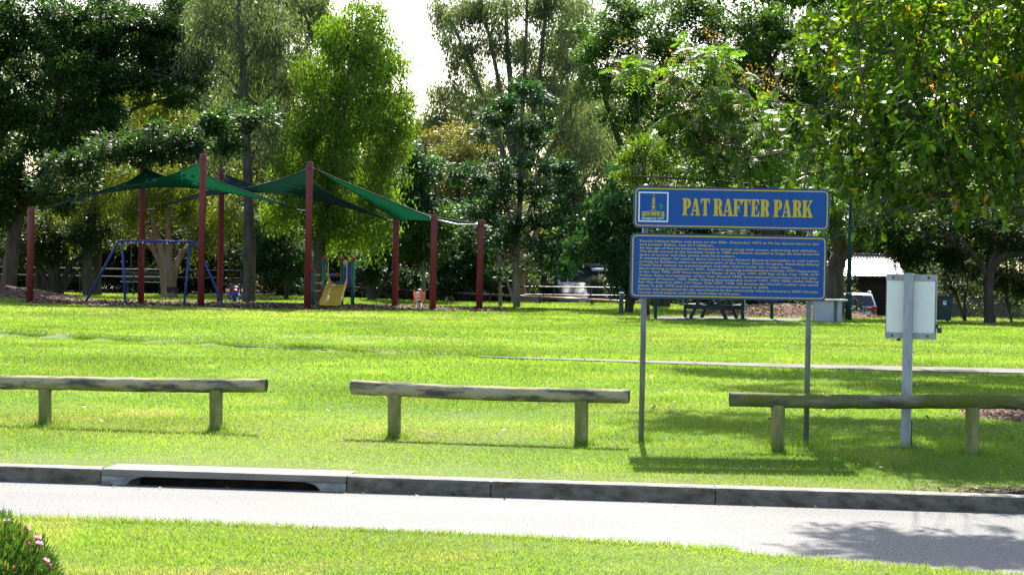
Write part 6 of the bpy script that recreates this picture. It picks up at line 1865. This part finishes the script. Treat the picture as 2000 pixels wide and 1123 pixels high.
def XP(x, d, z): return (1000 + x * FPX / d, 512 - (z - CAM_H) * FPX / d, d)
SHADE_BLOBS = []
rq = random.Random(8)
for x0 in np.arange(2.7, 10.5, 1.0):
    for d0, z0 in ((26.6, 6.4), (28.4, 7.0), (30.4, 7.6)):
        a, b, d = XP(x0 + rq.uniform(-.45, .45), d0 + rq.uniform(-.5, .5), z0 + rq.uniform(-.4, .4))
        SHADE_BLOBS.append((a, b, d, rq.uniform(.75, 1.1) * FPX / d, .5 * FPX / d, rq.uniform(.65, .95), 1))
for x0 in np.arange(2.75, 8.5, .8):
    for d0, z0 in ((19.0, 5.3), (19.7, 5.8), (20.4, 6.3)):
        a, b, d = XP(x0 + rq.uniform(-.3, .3) + (.4 if d0 < 20 else 0), d0 + rq.uniform(-.3, .3), z0 + rq.uniform(-.25, .25))
        SHADE_BLOBS.append((a, b, d, rq.uniform(.5, .8) * FPX / d, .42 * FPX / d, rq.uniform(.4, .6), 1))
# the large glossy tree in the right foreground; its trunk stands just outside the frame in the mulch ring
tree('broad_glossy_tree', 'large glossy-leaved tree overhanging the right foreground, some leaves yellow and orange', 'tree',
     [[(2195, 842, 24.5, .24), (2190, 700, 24.5, .20), (2180, 560, 24.5, .18), (2150, 420, 24.3, .13), (2100, 260, 24.3, .07), (2010, 140, 24, .04), (1930, 20, 24, .02)],
      [(2180, 580, 24.5, .14), (2080, 470, 23.5, .09), (1960, 400, 22.5, .06), (1850, 380, 22, .035), (1720, 370, 21.6, .015)], [(2150, 430, 24.3, .08), (2060, 380, 23.6, .045), (1930, 310, 23, .025), (1780, 240, 22.6, .01)],
      [(2170, 500, 24.5, .12), (2260, 300, 25, .08), (2320, 100, 25, .05)], [(2160, 470, 24.5, .11), (2140, 200, 27, .08), (2080, -100, 28, .05)]],
     [(1600, 40, 22.5, 60, 50, .8), (1680, 30, 22.5, 80, 60, .9), (1790, 40, 22, 80, 70, 1), (1900, 40, 22, 90, 80, 1), (2000, 60, 22, 90, 90, 1.1), (1640, 120, 22, 70, 50, .8), (1740, 130, 21.5, 80, 60, .9), (1860, 150, 21.5, 90, 65, 1), (1980, 170, 21.5, 90, 70, 1),
      (1600, 210, 21.8, 50, 40, .6), (1680, 215, 21.5, 70, 50, .8), (1780, 230, 21, 80, 55, .9), (1900, 250, 21, 90, 60, 1), (2020, 270, 21.5, 90, 70, 1), (1600, 285, 21.8, 42, 34, .5), (1680, 300, 21.5, 60, 40, .7), (1770, 310, 21, 80, 50, .8), (1880, 330, 21, 80, 45, .9), (1990, 350, 21.5, 80, 40, .9),
      (1680, 350, 21.5, 50, 28, .6), (1780, 370, 21.3, 60, 26, .7), (1742, 412, 21.5, 22, 20, .35), (1850, 370, 21.6, 50, 24, .6), (1960, 375, 21.8, 50, 18, .6),
      (1850, -80, 22.5, 160, 90, 1.6, 1), (2050, -100, 23, 160, 110, 1.8, 1), (2150, 60, 23, 120, 120, 1.6), (2220, 220, 23.5, 120, 100, 1.6), (2000, -260, 24, 240, 120, 2, 1), (2200, -150, 24.5, 160, 140, 2), (1700, -70, 23, 90, 60, 1.2, 1),
      
      *SHADE_BLOBS,
      (1800, 60, 27, 150, 110, 1.6), (2000, 40, 27, 170, 150, 1.8), (2200, 40, 28, 170, 200, 2), (1950, 240, 26, 130, 90, 1.5), (2150, 260, 27, 140, 110, 1.6), (1700, 60, 26.5, 70, 80, 1.2), (1900, -160, 27.5, 180, 120, 2, 1), (2150, -180, 28, 200, 150, 2)],
     dict(mat=LM['glossy'], mode='sprig', dens=210, slen=.30, n=8, L=.112, W=.052, droop=.35, per=2, seg=2, curl=.18, sr=.004, sp_step=7, lr=.5), M['bark_mid'], 130, twigs=40, limb_r=.3)

HIGH = []
rq = random.Random(12)
for x0 in np.arange(4.3, 13.5, 1.3):
    for d0 in (36.2, 38.6, 41.0):
        x = x0 + rq.uniform(-.5, .5); z = 7.6 + rq.uniform(-.8, .8)
        a, b, d = XP(x, d0 + rq.uniform(-.6, .6), z)
        HIGH.append((a, b, d, rq.uniform(.85, 1.15) * FPX / d, .6 * FPX / d, rq.uniform(.8, 1.1), 1))
a0 = XP(12.0, 38, 0)
tree('tall_shade_tree', 'tall tree outside the right edge whose high crown shades the footpath', 'tree',
     [[(*XP(12.0, 38, 0), .3), (*XP(11.9, 38, 3), .26), (*XP(11.4, 38, 6), .2), (*XP(10, 38, 8.2), .1)], [(*XP(11.7, 38, 4.5), .15), (*XP(9, 38, 7), .1), (*XP(5.5, 38.5, 8), .05)]],
     HIGH, LF('camphor', dens=9, cl=.4, per=24, L=.15, W=.075, dm=15), M['bark_grey'], 131, twigs=20)

# far wood and undergrowth
def far_wood():
    r = np.random.RandomState(77); rr = random.Random(77)
    blobs = []; tb = MB()
    for i in range(86):
        y = r.uniform(116, 170); px = r.uniform(-250, 2250)
        x = (px - 1000) / FPX * y
        lim = 22.0
        if 745 < px < 905: lim = CAM_H + (512 - 205) / FPX * y - .4
        if 905 <= px < 960 or 700 < px <= 745: lim = CAM_H + (512 - 90) / FPX * y
        H = min(lim, r.uniform(12, 22))
        g = tz1(x, y)
        q, rd = smooth_poly([Vector((x, y, g - .2)), Vector((x + r.normal(0, .3), y, H * .5)), Vector((x + r.normal(0, .8), y, H * .92))], [.22, .16, .05], rr, 3, .05)
        tb.tube(q, rd, 6, caps=False)
        for k in range(9):
            z = g + H * (.18 + .78 * (k + r.rand()) / 9)
            rad = r.uniform(1.0, 1.9) * (1.15 - .4 * (z / max(H, 1)))
            z = min(z, H - rad * .6)
            blobs.append((np.array([x + r.normal(0, 1.2), y + r.normal(0, 1.0), z]), (rad, rad, rad * .8)))
    Pp, D, S, LL, WW, Rn, C = crown_leaves(r, blobs, 16, .6, 24, .34, .12, 'hang', .7, .6)
    V, lo, st, k = leaf_geometry(Pp, D, S, LL, WW)
    t = thing('far_wood', None, None)
    t['kind'] = 'stuff'
    tag(fast_mesh('far_foliage', V, lo, st, LM['wood'], t, np.repeat(Rn, k)), kind='stuff')
    tag(tb.build('far_trunks', M['bark_pale'], t), kind='stuff')
far_wood()

def undergrowth():
    r = np.random.RandomState(78)
    blobs = []
    for i in range(520):
        y = r.uniform(91, 106); px = r.uniform(-300, 2350)
        if 1035 < px < 1275 and y < 118: y = r.uniform(117, 124)
        if 1640 < px < 1800: y = r.uniform(112, 120)
        x = (px - 1000) / FPX * y
        g = tz1(x, y)
        h = r.uniform(.8, 6.0)
        rad = r.uniform(.6, 1.3)
        blobs.append((np.array([x, y, g + h * r.rand() + .4]), (rad, rad * .8, rad * .8)))
    Pp, D, S, LL, WW, Rn, C = crown_leaves(r, blobs, 85, .4, 22, .18, .085, 'flat', .7, .6)
    V, lo, st, k = leaf_geometry(Pp, D, S, LL, WW)
    tag(fast_mesh('undergrowth', V, lo, st, LM['under'], None, np.repeat(Rn, k)), kind='stuff')
undergrowth()

# flowering bush in the near left corner
def flower_bush():
    r = np.random.RandomState(41)
    c = P(-40, 1190, 10.0); c.z = -.035
    t = thing('flowering_bush', 'dark green succulent bush with white and pink daisies, bottom left corner', 'bush', c)
    rx, rz = .445, .445
    n = 10500
    d = nrm(r.normal(size=(n, 3))); d[:, 2] = np.abs(d[:, 2])
    lump = .86 + .22 * (hnoise(d[:, 0] * 3 + 9, d[:, 2] * 3 + d[:, 1] * 2, .7, 5))
    p = d * np.array([rx, rx, rz]) * (r.rand(n, 1) ** .22) * lump[:, None]
    D = nrm(d * .7 + np.array([0, 0, .75]) + r.normal(0, .35, (n, 3)))
    S = nrm(np.cross(D, r.normal(size=(n, 3))))
    V, lo, st, k = leaf_geometry(p, D, S, r.uniform(.035, .065, n), r.uniform(.006, .010, n), 2, .5, .12)
    m = leaf_mat('succulent_leaf', [(0, (.03, .08, .016)), (.7, (.07, .16, .028)), (.93, (.13, .24, .04)), (1, (.35, .16, .03))], trans=.3, rough=.4, spec=.4, nscale=8, namp=.3)
    fast_mesh('foliage', V, lo, st, m, t, np.repeat(r.rand(n), k))
    pet = pmat('pink_white_petal', (.80, .62, .70), .5, .3, col2=(.85, .78, .82), scale=60, trans=.4, tcol=(.85, .35, .55))
    und = pmat('pink_petal_base', (.62, .08, .26), .5, .3, col2=(.55, .06, .22), scale=60)
    yel = pmat('flower_centre', (.7, .45, .05), .7, .2, col2=(.6, .4, .05), scale=90)
    stem = pmat('flower_stem', (.06, .11, .03), .6, .3, col2=(.05, .09, .03), scale=40)
    fl = [(12, 1019, 10.0, .025, 0), (52, 1033, 10.0, .016, .9), (72, 1052, 9.95, .024, .35), (75, 1063, 9.85, .025, .25), (88, 1096, 9.8, .022, .5), (55, 1063, 9.8, .008, .2), (25, 1108, 9.7, .007, .2), (97, 1106, 9.8, .008, .2)]
    for px, py, dd, rad, tilt in fl:
        q = P(px, py, dd) - c
        M3 = Matrix.Rotation(tilt, 3, 'Y') @ Matrix.Rotation(.15, 3, 'X')
        pb = MB()
        if rad > .012:
            for ring, (ra, zz) in enumerate(((1.0, .008), (.85, .013))):
                for i in range(26):
                    a = 2 * PI * (i + .5 * ring) / 26
                    u = Vector((math.cos(a), math.sin(a), 0)); v = Vector((-math.sin(a), math.cos(a), 0))
                    R_ = rad * ra * (.9 + .15 * math.sin(i * 5.1))
                    pts = [u * .003, u * R_ * .55 + v * R_ * .10 + Vector((0, 0, zz * .7)), u * R_ + Vector((0, 0, zz)), u * R_ * .55 - v * R_ * .10 + Vector((0, 0, zz * .7))]
                    pb.add([M3 @ p_ + q for p_ in pts], [(0, 1, 2, 3)])
            fo = pb.build('flower', pet, t)
            ub = MB(); prof = [(.002, -.010), (rad * .40, -.003), (rad * .62, .004), (rad * .40, .002), (.002, .001)]
            vs_ = MB().lathe((0, 0, 0), prof, 14)
            ub.add([M3 @ Vector(v) + q for v in vs_.v], [f for f in vs_.f], True); ub.build('calyx', und, fo)
            cb = MB(); vs_ = MB().lathe((0, 0, .004), [(rad * .22, 0), (rad * .18, .004), (.001, .006)], 10)
            cb.add([M3 @ Vector(v) + q for v in vs_.v], vs_.f, True); cb.build('flower_centre', yel, fo)
        else:
            fo = pb.ball(q, rad, 10, 6, 1.3).build('flower_bud', und, t)
        sb = MB(); sb.tube([q + Vector((0, 0, -.004)), q + Vector((-.01, .02, -.05)), q * .8 + Vector((0, 0, -.09))], [.003, .003, .003], 5)
        sb.build('stem', stem, fo)
    gb = MB(); rr = random.Random(2)
    for px, py, top in ((5, 1030, 985), (38, 1040, 992), (48, 1045, 1010), (80, 1045, 1022), (65, 1040, 1030)):
        a = P(px + 6, py + 40, 10.0) - c; b = P(px, top, 10.0) - c
        gb.tube([a, a.lerp(b, .55) + Vector((.006, 0, 0)), b], [.0016, .0013, .0006], 4, caps=False)
    tag(gb.build('grass_stalks', stem, t), kind='stuff')
flower_bush()
